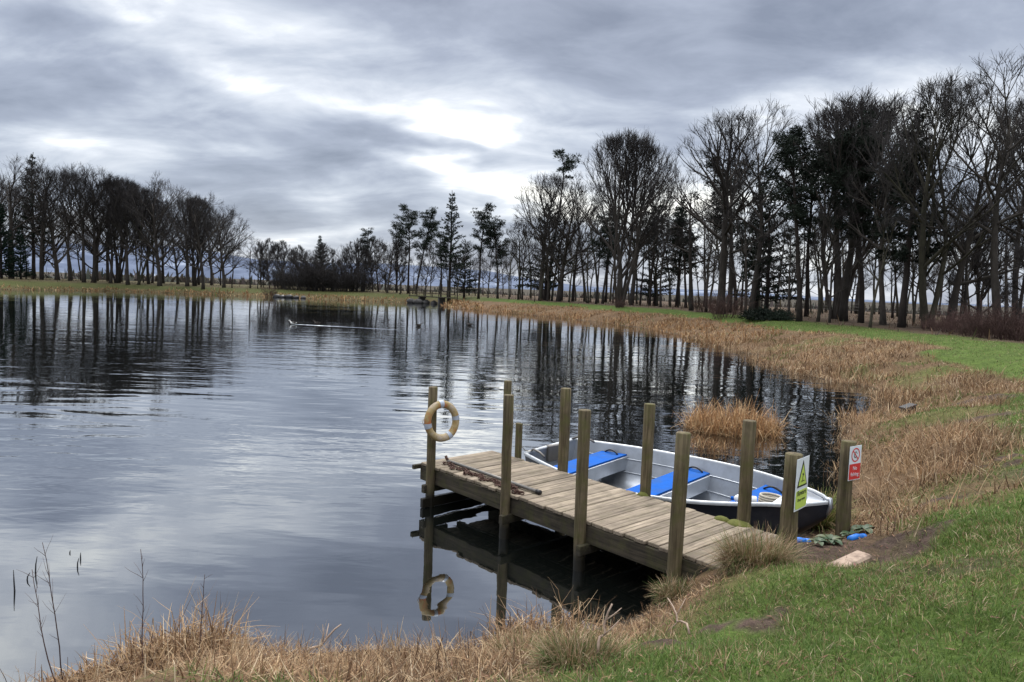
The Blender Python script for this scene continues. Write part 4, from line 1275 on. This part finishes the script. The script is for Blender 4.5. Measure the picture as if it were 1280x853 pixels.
def rock(c, s, rr):
    rows = []
    sd = rr.random()*90
    for i in range(7):
        th = PI*i/6; row = []
        for k in range(10):
            a = 2*PI*k/10
            v = Vector((math.sin(th)*math.cos(a), math.sin(th)*math.sin(a), math.cos(th)))
            r = 1 + .35*mnoise.noise(v*1.6 + Vector((sd, 0, 0)))
            row.append((c[0]+v.x*s[0]*r, c[1]+v.y*s[1]*r, c[2]+v.z*s[2]*r))
        rows.append(row)
    return MB().grid(rows, closed=True)
rr = random.Random(21)
ROCKS = [(346,121.5,1.6,'dark flat stone at the left end of the stones on the far shore'),(353,121,1.3,'dark stone, second along the far shore stones'),(361,121,1.8,'widest dark stone among the far shore stones'),
         (370,120.8,1.3,'dark stone right of the widest on the far shore'),(379,120.7,1.1,'small grey stone at the right end of the far shore stones')]
for px, Y, s, lab in ROCKS:
    X, Yy, z = at_column(px, Y)
    tag(rock((X, Yy, .08+.1*rr.random()), (s*.42, .5, .30+.25*rr.random()), rr).build('stone', M['black'] if px < 372 else M['stone'], None, True), lab, 'stone', 'dark stones on the far shore')
for px, Y, s, z, lab in ((512,117.2,1.5,.3,'grey boulder at the left side of the lake outlet'),(521,116.5,1.7,.25,'larger grey boulder below the footbridge'),(531,116.8,1.2,.15,'low grey boulder in the lake outlet'),(541,115.5,1.1,.12,'small pale boulder at the right of the lake outlet')):
    X = (px-640)/F_PX*Y
    tag(rock((X, Y, z), (s*.5, .6, .45), rr).build('stone', M['stone'], None, True), lab, 'stone', 'boulders at the lake outlet')

M['duck'] = mat_plain('dark_duck_plumage', (.030,.024,.020), .7, 0, .4, 25)
M['duck_white'] = mat_plain('white_plumage', (.62,.62,.60), .7, 0, .1, 25)
def duck(X, Y, face, label, white=False):
    root = empty('duck', (X, Y, 0), label, 'duck', 'ducks swimming on the lake'); root.rotation_euler = (0,0,face)
    mb = MB()
    rows = []
    prof = [(-.27,.01,.14),(-.24,.035,.12),(-.16,.085,.085),(-.05,.115,.07),(.06,.11,.075),(.13,.085,.10),(.165,.055,.15),(.18,.042,.20),(.195,.045,.235),(.215,.046,.255),(.24,.035,.26),(.262,.018,.252),(.30,.014,.243),(.318,.004,.24)]
    for x, r, z in prof:
        rows.append([(x, r*math.cos(a), z + r*.85*math.sin(a)) for a in [2*PI*k/10 for k in range(10)]])
    mb.grid(rows, closed=True)
    o = mb.build('body', M['duck_white'] if white else M['duck'], None, True); o.parent = root
    w = MB()
    for sd in (-1, 1):
        w = MB(); w.grid([[(x, sd*(.112-abs(x+.05)*.25), .10 + q*.5 + .02) for q in (-.09,.0,.09)] for x in (-.22,-.12,-.02,.06)])
        ww = w.build('wing', M['duck'], None, True); ww.parent = root
def wpt(px, py):
    hy = 360.5+(px-640)*.0367; Y = 3.0*F_PX/(py-hy); return (px-640)/F_PX*Y, Y
DUCKS = [(365,405.5,PI,'white breasted duck at the head of the long bright wake',True),(395,405.5,PI,'small dark duck beside the long bright wake',False),(523,408,0.2,'dark duck swimming below the footbridge',False),(586,407,PI,'dark duck farthest right of the ducks on the far water',False)]
for px, py, fa, lab, wh in DUCKS:
    x, y = wpt(px, py); duck(x, y, fa, lab, wh)
def wake(p, q, w, h):
    p, q = Vector((*p, 0)), Vector((*q, 0)); d = (q-p).normalized(); n = Vector((-d.y, d.x, 0)); rows = []
    N = 60; r2 = random.Random(int(p.x*10))
    for i in range(N+1):
        t = i/N; c = p.lerp(q, t); k = (.35+.65*min(1, t*4))*(1-.75*t)*r2.uniform(.6, 1.15); ww = w*(.5+.9*t)
        rows.append([c - n*ww + UZ*-.012, c - n*ww*.4 + UZ*h*k, c + n*ww*.3 + UZ*h*k, c + n*ww + UZ*-.012])
    o = MB().grid(rows).build('wake', M['water'], None, True); tag(o, kind='structure')
wake(wpt(366, 405.4), wpt(498, 412.5), .10, .024)

# black plastic box on the bank, log end at the right edge, timber edging, blue pipe
def bits():
    X, Y, z = at_column(1135, 17.8)
    root = empty('plastic_box', (X, Y, z), 'black plastic box lying tilted on the bank by the bay', 'box')
    ax = (Vector((.90,.30,.26)).normalized(), Vector((-.316,.949,0)).normalized(), None); ax = (ax[0], ax[1], ax[0].cross(ax[1]).normalized())
    c = Vector((X, Y, z+.12))
    MB().box(c, (.34,.21,.20), ax, .03).build('body', M['black'], root)
    MB().box(c+ax[2]*.11, (.37,.24,.03), ax, .012).build('rim', M['black'], root)
    X, Y, z = at_column(1279, 35.0)
    root = empty('log', (X, Y, z), 'pale cut log end leaning out of the brushwood at right edge', 'log')
    MB().tube([(X-.02,Y-.1,z+.30),(X+.22,Y+.1,z+.62),(X+.55,Y+.35,z+.78),(X+.9,Y+.6,z+.8)], [.12,.15,.15,.14], 10).build('bark', M['sleeper'], root, True)
    MB().tube([(X-.035,Y-.112,z+.285),(X-.02,Y-.1,z+.30)], [.09,.115], 10).build('cut_face', M['sleeper'], root)
    X, Y, z = at_column(1060, 6.72); z -= .028
    ax = (Vector((.80,.60,.05)).normalized(), Vector((-.60,.80,0)).normalized(), UZ)
    mb = MB().box((X, Y, z+.015), (.62,.17,.12), ax, .02)
    tag(mb.build('timber_edging', M['sleeper']), 'pale worn timber sunk in the turf right of the warning sign', 'timber')
    for (pa, pb, lab) in (((988,7.5),(1010,7.5),'bright blue water pipe showing between the two sign posts'),((1062,7.50),(1079,7.62),'short blue water pipe end right of the No fishing post')):
        a = Vector(at_column(*pa)) - UZ*.02; b = Vector(at_column(*pb)) - UZ*.03; d = (b-a).normalized()
        root = empty('water_pipe', (a+b)/2, lab, 'pipe', 'blue water pipe at the sign posts')
        MB().tube([a+UZ*.03, a.lerp(b,.5)+UZ*.045, b+UZ*.025], .034, 12).build('tube', M['blue_pipe'], root, True)
        MB().tube([b-d*.03+UZ*.028, b+d*.02+UZ*.024], .040, 12).build('pipe_end', M['blue_pipe'], root, True)
bits()

# ------------------------------------------------------------------ grasses and reeds
def blades(P, h, w, az, lean, curl, col, nseg=3, kink=None, twist=None):
    """numpy: leaf blades as tapering strips; returns vertices, faces, colours"""
    n = len(P)
    t = np.linspace(0, 1, nseg+1)
    phi = lean[:, None] + curl[:, None]*t[None, :]
    if kink is not None: phi = phi + np.where(t[None, :] > kink[:, :1]-1e-6, kink[:, 1:2], 0)
    dirx, diry = np.cos(az), np.sin(az)
    st = (h/nseg)[:, None]
    hx = np.concatenate([np.zeros((n,1)), np.cumsum(np.sin(phi[:, 1:])*st, 1)], 1)
    hz = np.concatenate([np.zeros((n,1)), np.cumsum(np.cos(phi[:, 1:])*st, 1)], 1)
    cx = P[:, 0:1] + hx*dirx[:, None]; cy = P[:, 1:2] + hx*diry[:, None]; cz = P[:, 2:3] + hz
    tw = az + PI/2 + (twist if twist is not None else 0)
    hw = w[:, None]*.5*(1-.85*t[None, :]**1.6)
    sx, sy = np.cos(tw)[:, None]*hw, np.sin(tw)[:, None]*hw
    A = np.stack([cx-sx, cy-sy, cz], -1); B = np.stack([cx+sx, cy+sy, cz], -1)
    V = np.stack([A, B], 2).reshape(-1, 3)
    base = (np.arange(n)*(nseg+1)*2)[:, None] + (np.arange(nseg)*2)[None, :]
    Fq = np.stack([base, base+1, base+3, base+2], -1).reshape(-1, 4)
    C = np.repeat(col, (nseg+1)*2, 0)
    return V, Fq, C
def join(parts):
    V = []; Fq = []; C = []; o = 0
    for v, f, c in parts: V.append(v); Fq.append(f+o); C.append(c); o += len(v)
    return np.concatenate(V), np.concatenate(Fq), np.concatenate(C)
R = np.random.default_rng(12)
def pal(n, cols, var=.25, wts=None):
    c = np.array(cols)[R.choice(len(cols), n, p=wts)]
    return c*(1 + R.uniform(-var, var, (n, 1)))
STRAW = [(.36,.24,.135),(.27,.165,.092),(.46,.335,.205),(.17,.098,.055),(.09,.054,.034),(.52,.41,.28)]
STRAW_W = [.26,.22,.16,.17,.12,.07]
RUST = [(.34,.195,.090),(.41,.255,.130),(.26,.137,.065),(.16,.09,.048),(.45,.32,.18)]
GREEN = [(.084,.145,.028),(.112,.175,.036),(.062,.112,.024),(.145,.19,.055),(.21,.19,.09)]
GREEN_W = [.30,.28,.20,.14,.08]

def sample(xr, yr, n):
    return R.uniform(*xr, n), R.uniform(*yr, n)
def in_view(x, y, m=60):
    px = 640 + x/np.maximum(y, .3)*F_PX
    return (px > -m*4) & (px < 1280+m*4) & (y > 1.6)

# mown grass
parts = []
for (xr, yr, n, hs, ws, ns) in (((-1.5,5.6),(2.0,7.6),230000,(.022,.085),(.0035,.0065),2), ((3.5,12),(5.5,17),90000,(.035,.10),(.008,.014),2), ((9,26),(15,62),110000,(.03,.085),(.012,.028),1)):
    x, y = sample(xr, yr, n); d = shore_d(x, y)
    g, soil, w = zones(x, y, d)
    cl = fbm(x*1.6, y*1.6, 3); cl2 = fbm(x*6, y*6, 2)
    keep = (R.random(n) < np.maximum(g, .25*soil)*(1-soil*.80)*(1-w)*(.25+1.1*cl)) & (d > .25) & in_view(x, y)
    x, y, cl, cl2 = x[keep], y[keep], cl[keep], cl2[keep]; m = len(x)
    P = np.stack([x, y, gz_np(x, y)-.006], -1)
    h = R.uniform(*hs, m)*(.55+1.0*cl2)
    col = pal(m, GREEN, .22, GREEN_W); dry = R.random(m) < .09 + .28*sstep(.42, .66, fbm(x*.8+70, y*.8, 4)); col[dry] = pal(int(dry.sum()), STRAW, .2)*.9
    col *= (.75+.5*cl)[:, None]
    parts.append(blades(P, h, R.uniform(*ws, m), R.uniform(0, 2*PI, m), R.uniform(.05, .75, m), R.uniform(.1, 1.1, m), col, ns, None, R.uniform(-.8, .8, m)))
if True:
    mx = max(p[0].shape[0] for p in parts)
    o = link_mesh('grass', np_mesh('grass', *join(parts)), M['grass']); tag(o, 'short worn green turf of the bank and the path', kind='stuff')

# dead reed bank
def reeds(name, label, xr, yr, n, hs, ws, dmin, extra=None, cols=STRAW, wts=STRAW_W, flat=.4, ns=3, dmax_off=.2, hmul=None):
    x, y = sample(xr, yr, n); d = shore_d(x, y)
    g, soil, w = zones(x, y, d)
    cl = fbm(x*.9+5, y*.9, 3)
    land = np.hypot(x-3.2, y-7.0) > .85
    jet = ~((np.abs(x*.672-y*.7405+5.8) < 2.42) & (np.abs(x*.7405+y*.672-6.4) < .75))
    boat = ~((np.abs(x*.672-y*.7405+6.0) < 2.5) & (np.abs(x*.7405+y*.672-8.2) < .98))
    keep = (R.random(n) < np.clip((1-g)*1.15, 0, 1)*(1-soil)*(1-w)*np.clip(-1.0+3.6*cl, .05, 1)) & (d > dmin) & in_view(x, y) & land & jet & boat
    if extra is not None: keep &= extra(x, y, d)
    x, y, d, cl = x[keep], y[keep], d[keep], cl[keep]; m = len(x)
    P = np.stack([x, y, np.maximum(gz_np(x, y), -.25)-.02], -1)
    lump = fbm(x*.8+9, y*.8, 2)*.6 + fbm(x*2.6+9, y*2.6, 2)*.4
    h = R.uniform(*hs, m)*np.clip(-.55+3.1*lump, .22, 2.0)
    if hmul is not None: h = h*hmul(x, y, d)
    fl = R.random(m) < flat
    lean = np.where(fl, R.uniform(.9, 1.5, m), R.uniform(0, .45, m))
    curl = np.where(fl, R.uniform(-.3, .5, m), R.uniform(.1, 1.0, m))
    kink = np.stack([R.uniform(.3, .9, m), np.where(R.random(m) < .45, R.uniform(.6, 1.7, m), 0)], -1)
    col = pal(m, cols, .28, wts)*(.40+1.1*fbm(x*1.5+4, y*1.5, 4))[:, None]
    weed = (fbm(x*.6+40, y*.6+3, 4) > .60) & (R.random(m) < .6) & (d > .3)
    col[weed] = pal(int(weed.sum()), GREEN, .25, GREEN_W)*.9; h[weed] *= .5
    az = R.uniform(0, 2*PI, m)
    return blades(P, h, R.uniform(*ws, m), az, lean, curl, col, ns, kink, R.uniform(-.9, .9, m))
P1 = [reeds('', '', (-7,3.2), (2.2,7.0), 120000, (.06,.27), (.0035,.010), -.18, None, STRAW, STRAW_W, .78, 4, hmul=lambda x, y, d: np.where(d < .25, .75, 1.0)*np.clip(.55+(.9-x)*.12, .45, 1.15))]
o = link_mesh('dead_reeds', np_mesh('dead_reeds', *join(P1)), M['straw']); tag(o, 'flattened dead reeds and straw along the near water edge', kind='stuff')
P2 = [reeds('', '', (2.6,14), (7,22), 110000, (.10,.34), (.008,.017), -.30, lambda x, y, d: (d > .0) | (R.random(len(x)) < .5), STRAW, STRAW_W, .42, 4),
      reeds('', '', (7,20), (18,45), 60000, (.16,.42), (.018,.034), -.5, None, STRAW, STRAW_W, .35, 3, hmul=lambda x, y, d: 1.25-.6*np.clip(d/5, 0, 1)),
      reeds('', '', (-8,19), (42,96), 46000, (.30,.60), (.04,.075), -.6, None, RUST, None, .25, 2, hmul=lambda x, y, d: 1.2-.7*np.clip(d/4, 0, 1))]
o = link_mesh('reed_bank', np_mesh('reed_bank', *join(P2)), M['straw']); tag(o, 'tawny dead reed beds along the right hand bank', kind='stuff')
P3 = [reeds('', '', (-118,-4), (78,127), 60000, (.35,.65), (.10,.18), -.5, lambda x, y, d: (d < 3.2) & ~((x > -17) & (x < -10.5) & (y > 111)), RUST, None, .25, 2)]
o = link_mesh('far_reeds', np_mesh('far_reeds', *join(P3)), M['straw']); tag(o, 'thin tawny reed fringe along the far shore', kind='stuff')

n = 60000; x, y = sample((-100, 45), (28, 150), n); d = shore_d(x, y); g, soil, w = zones(x, y, d); ge = grass_edge(x, y)
keep = (d > ge+4.0) & (d < 34) & in_view(x, y) & (R.random(n) < np.clip(-.5+2.2*fbm(x*.25, y*.25, 4), 0, 1)*np.where(x < 5, .6, 1.0))
x, y = x[keep], y[keep]; m = len(x)
P = np.stack([x, y, gz_np(x, y)-.04], -1)
v = blades(P, R.uniform(.15, .75, m)*(.4+1.1*fbm(x*.3+8, y*.3, 3)), R.uniform(.03, .08, m), R.uniform(0, 6.28, m), R.uniform(.0, 1.2, m), R.uniform(0, 1.0, m), pal(m, [(.12,.075,.05),(.08,.05,.038),(.17,.115,.07),(.06,.045,.038),(.07,.075,.035)], .3), 2)
o = link_mesh('undergrowth', np_mesh('undergrowth', *v), M['straw']); tag(o, 'brown dead undergrowth among the trunks', kind='stuff')

# scrub and hedges far beyond the trees
n = 24000
a = R.uniform(-.75, .75, n); D = R.uniform(190, 420, n)
x, y = D*np.sin(a), D*np.cos(a)
keep = fbm(x*.02+3, y*.02, 3) > .46
x, y = x[keep], y[keep]; m = len(x)
P = np.stack([x, y, gz_np(x, y)-.2], -1)
v = blades(P, R.uniform(.8, 3.2, m)*(.3+1.2*fbm(x*.05, y*.05, 3)), R.uniform(.5, 1.3, m), R.uniform(0, 6.28, m), R.uniform(0, 1.1, m), R.uniform(-.3, .6, m), pal(m, [(.05,.045,.04),(.06,.048,.045),(.04,.045,.035),(.07,.06,.045)], .3), 2)
o = link_mesh('distant_scrub', np_mesh('distant_scrub', *v), M['straw']); tag(o, 'dark winter scrub far beyond the shore trees', kind='stuff')

# leaf litter and fallen stalks on the bank by the jetty
n = 5200; x, y = sample((-.5, 6.5), (2.6, 9.6), n); d = shore_d(x, y)
keep = (d > .02) & ((R.random(n) < .30) | ((d < 1.6) & (x > 1.6) & (y > 6))); x, y = x[keep], y[keep]; m = len(x)
P = np.stack([x, y, gz_np(x, y)+.018], -1)
v = blades(P, R.uniform(.015,.055,m), R.uniform(.006,.020,m), R.uniform(0,6.28,m), R.uniform(1.1,1.6,m), R.uniform(-.4,.4,m), pal(m, [(.16,.085,.055),(.22,.13,.085),(.30,.20,.12),(.10,.06,.045),(.20,.10,.08)], .3), 2)
o = link_mesh('leaf_litter', np_mesh('leaf_litter', *v), M['straw']); tag(o, 'brown fallen leaves on the turf and the earth around the sign posts', kind='stuff')

def tuft(name, px, Y, n, rad, hs, ws, cols, label, cat, group=None, lean=(.05,.9), curl=(.2,1.3), zoff=0.0, wts=None, xy=None, sx=1.0, mess=0.0):
    if xy is None: X, Yy, z = at_column(px, Y)
    else: X, Yy, z = xy
    a = R.uniform(0, 2*PI, n); q = rad*np.sqrt(R.random(n))
    P = np.stack([q*np.cos(a)*sx, q*np.sin(a), np.full(n, -.03)], -1)
    az = a + R.uniform(-.6-2.6*mess, .6+2.6*mess, n)
    kk = np.stack([R.uniform(.3, .85, n), np.where(R.random(n) < mess, R.uniform(.7, 2.0, n), 0)], -1)
    hz_ = R.uniform(*hs, n)*(1 + mess*.6*(fbm(P[:,0]*5+3, P[:,1]*5, 2)-.5)*2)
    v = blades(P, hz_, R.uniform(*ws, n), az, R.uniform(*lean, n)*(.35+.65*q/rad), R.uniform(*curl, n), pal(n, cols, .3, wts), 4, kk, R.uniform(-.6, .6, n))
    o = link_mesh(name, np_mesh(name, *v), M['straw']); o.location = (X, Yy, z+zoff); tag(o, label, cat, group); return o
MIXT = [(.31,.22,.13),(.23,.145,.085),(.40,.31,.21),(.07,.105,.03),(.10,.135,.04),(.16,.12,.055)]
tuft('grass_tussock', 942, 6.15, 3400, .17, (.20,.44), (.004,.007), MIXT, 'big straw topped grass tussock at the landward end of the jetty', 'tussock', 'grass tussocks on the near bank', wts=[.30,.22,.12,.14,.12,.10], sx=1.35, mess=.42)
tuft('grass_tussock', 850, 6.32, 1500, .12, (.12,.27), (.004,.007), MIXT, 'small tussock below the jetty post nearest the bank', 'tussock', 'grass tussocks on the near bank', wts=[.22,.16,.12,.2,.2,.10], sx=1.5, mess=.42)
tuft('grass_tussock', 722, 4.15, 2400, .14, (.14,.30), (.004,.007), MIXT, 'green hearted tussock at the bottom of the photo', 'tussock', 'grass tussocks on the near bank', wts=[.22,.16,.10,.22,.18,.12], sx=1.4, mess=.42)
tuft('grass_tussock', 655, 4.7, 1100, .12, (.12,.24), (.004,.007), MIXT, 'small straw tussock left of the green hearted one', 'tussock', 'grass tussocks on the near bank', wts=[.32,.26,.12,.1,.1,.10], sx=1.4, mess=.3)
tuft('sedge', 1027, 9.2, 900, .16, (.35,.62), (.008,.013), [(.10,.13,.035),(.16,.18,.05),(.36,.27,.14),(.08,.10,.03)], 'olive green sedge clump between the boat bow and No fishing post', 'sedge')
# reed clump standing in the bay
X, Y = wpt(922, 538)
tuft('reed_clump', 0, 0, 2400, .98, (.40,.84), (.012,.022), [tuple(q*1.15 for q in k) for k in RUST], 'clump of tawny reeds standing in the water beyond the boat', 'reeds', None, (.0,.35), (.0,.9), -.10, None, (X, Y, 0), 1.05, .7)
X, Y = wpt(885, 560)
tuft('reed_clump', 0, 0, 260, .45, (.18,.42), (.012,.020), RUST, 'sparse low reeds in the water just left of the tawny clump', 'reeds', None, (.0,.6), (.1,1.0), -.10, None, (X, Y, 0), 1.0, .7)
# straw heap at the water edge, lower left
for px, Y, n, rad, hs, lab in ((232, 5.35, 3400, .32, (.22,.56), 'tall heap of dead reed stalks at the lower left water edge'), (150, 5.0, 1100, .26, (.16,.34), 'low straw heap left of the tall reed heap'), (80, 4.85, 700, .22, (.14,.30), 'straw clump farthest left on the near bank')):
    X = (px-640)/F_PX*Y
    tuft('reed_heap', 0, 0, n, rad, hs, (.006,.013), STRAW, lab, 'reeds', 'straw heaps at the near water edge', (.2,1.5), (-.3,2.3), 0, STRAW_W, (X, Y, max(gz(X, Y), -.02)), 1.5, .8)

X = (705-640)/F_PX*5.3
tuft('reed_heap', 0, 0, 1900, .30, (.20,.50), (.006,.012), STRAW, 'straw clump of bent reed stalks before the jetty reflection', 'reeds', 'straw heaps at the near water edge', (.0,1.0), (-.2,1.9), 0, STRAW_W, (X, 5.3, gz(X, 5.3)), 1.7, .8)

# broad leaved dock plants by the sign posts
def dock_plant(px, Y, n, L, label):
    X, Yy, z = at_column(px, Y); rr = random.Random(px); mb = MB()
    for i in range(n):
        a = 2*PI*i/n*2.4 + rr.uniform(-.3,.3); l = L*rr.uniform(.6,1.1); w = l*.30
        rows = []
        for k in range(6):
            t = k/5; ww = w*math.sin(PI*min(1, t*.9+.08))**.8*.9 + .002
            r = .02 + l*t*.9; hgt = .02 + l*(.55*t - .55*t*t)+.02*i/n
            c, s = math.cos(a), math.sin(a)
            rows.append([(r*c - s*ww*q, r*s + c*ww*q, hgt + abs(q)*ww*.25) for q in (-1,0,1)])
        mb.grid(rows)
    o = mb.build('dock_plant', M['dockleaf'], None, True); o.location = (X, Yy, z); tag(o, label, 'plant', 'broad leaved weeds at the sign posts')
M['dockleaf'] = mat_plain('dock_leaf', (.030,.062,.026), .55, 0, .45, 14, dirt=(.13,.13,.06))
dock_plant(1038, 7.40, 14, .14, 'broad leaved weed in front of the No fishing post'); dock_plant(1022, 7.35, 10, .11, 'flat broad leaved weed between blue pipe and No fishing post')
dock_plant(1078, 7.9, 12, .16, 'leafy weed just right of the No fishing post'); dock_plant(1062, 7.7, 8, .12, 'small leafy weed touching the No fishing post')

# bare saplings and snapped sticks, lower left
def sapling(px, Y, h, lean, label, seed, zb=None):
    rr = random.Random(seed); X = (px-640)/F_PX*Y; z = gz(X, Y) if zb is None else zb; mb = MB()
    p = Vector((X, Y, z-.05)); st = branch_pts(rr, p, Vector((lean, .0, 1)).normalized(), h, 9, .02, .07)
    mb.tube(st, [.0042*(1-.75*i/9)+.0009 for i in range(10)], 5)
    for k in range(11):
        q, d = interp(st, rr.uniform(.3, .98)); b = branch_pts(rr, q, side_dir(rr, d, rr.uniform(.5,.9)), h*rr.uniform(.06,.17), 3, .1, .15)
        mb.tube(b, [.0017,.0014,.001,.0006], 4)
    tag(mb.build('sapling', M['redtwig'], None, True), label, 'sapling', 'bare saplings at the lower left')
sapling(72, 4.85, .95, -.30, 'bare sapling with two leaning stems, farthest left at water edge', 3); sapling(74, 4.9, 1.15, -.12, 'taller slanting sapling rising beside the leaning farthest left one', 5)
sapling(178, 5.1, 1.05, -.02, 'upright thin bare sapling left of the reed heap', 9); sapling(248, 5.3, .80, .06, 'broken topped stalk standing in the reed heap', 14)
for px, py, h, ln, lab in ((38,725,.16,.1,'blackened upright stick in the water, largest of the lower left ones'),(12,750,.20,-.1,'dark split stick in the water nearest the left edge'),(26,735,.07,.5,'short dark stub beside the largest upright stick'),
                           (92,718,.09,.15,'dark stick tilted in the water right of the largest'),(97,708,.07,-.1,'small dark stick farthest right in the water at left'),(83,700,.03,.0,'tiny dark stub in the water at left')):
    X, Y = wpt(px, py); mb = MB(); mb.tube([(X,Y,-.1),(X+ln*h*.5,Y,h*.5),(X+ln*h,Y+.01,h)], [.009,.006,.003], 7)
    tag(mb.build('stick', M['black'], None, True), lab, 'stick', 'dark sticks standing in the water')
def branch_lying(p, q, r, label):
    rr = random.Random(int(p[0]*99)); p, q = Vector(p), Vector(q); mb = MB()
    pts = [p.lerp(q, i/6) + Vector((0,0,.03*math.sin(i*1.4))) + rdir(rr)*.012 for i in range(7)]
    mb.tube(pts, [r*(1-.5*i/6) for i in range(7)], 6)
    for k in range(2):
        a, d = interp(pts, rr.uniform(.4,.8)); mb.tube(branch_pts(rr, a, side_dir(rr, d, .7), .14, 2, .1, .1), [r*.5,r*.4,r*.2], 5)
    tag(mb.build('branch', M['sleeper'], None, True), label, 'branch')
X, Y, z = at_column(375, 5.45); branch_lying((X, Y, max(z,0)), (X+.28, Y+.15, max(z,0)+.22), .012, 'pale broken branch end poking up from the near reeds')
X, Y, z = at_column(770, 4.15); branch_lying((X-.12, Y, z+.01), (X-.02, Y+.16, z+.24), .011, 'pale forked twig at the foot of the green hearted tussock')
X, Y, z = at_column(870, 4.9); branch_lying((X-.05, Y, z+.02), (X-.12, Y+.35, z+.10), .009, 'pale dead twig lying on the turf left of the worn patch')

# ------------------------------------------------------------------ render settings
SC.render.engine = 'CYCLES'
SC.cycles.use_denoising = True
try: SC.cycles.denoiser = 'OPENIMAGEDENOISE'
except Exception: pass
SC.cycles.max_bounces = 6; SC.cycles.diffuse_bounces = 2; SC.cycles.glossy_bounces = 3; SC.cycles.transmission_bounces = 3; SC.cycles.transparent_max_bounces = 4
SC.cycles.caustics_reflective = False; SC.cycles.caustics_refractive = False
SC.cycles.sample_clamp_indirect = 6
vs = SC.view_settings
vs.view_transform = 'Standard'; vs.look = 'None'; vs.exposure = 0.65; vs.gamma = 1.0; vs.use_curve_mapping = False
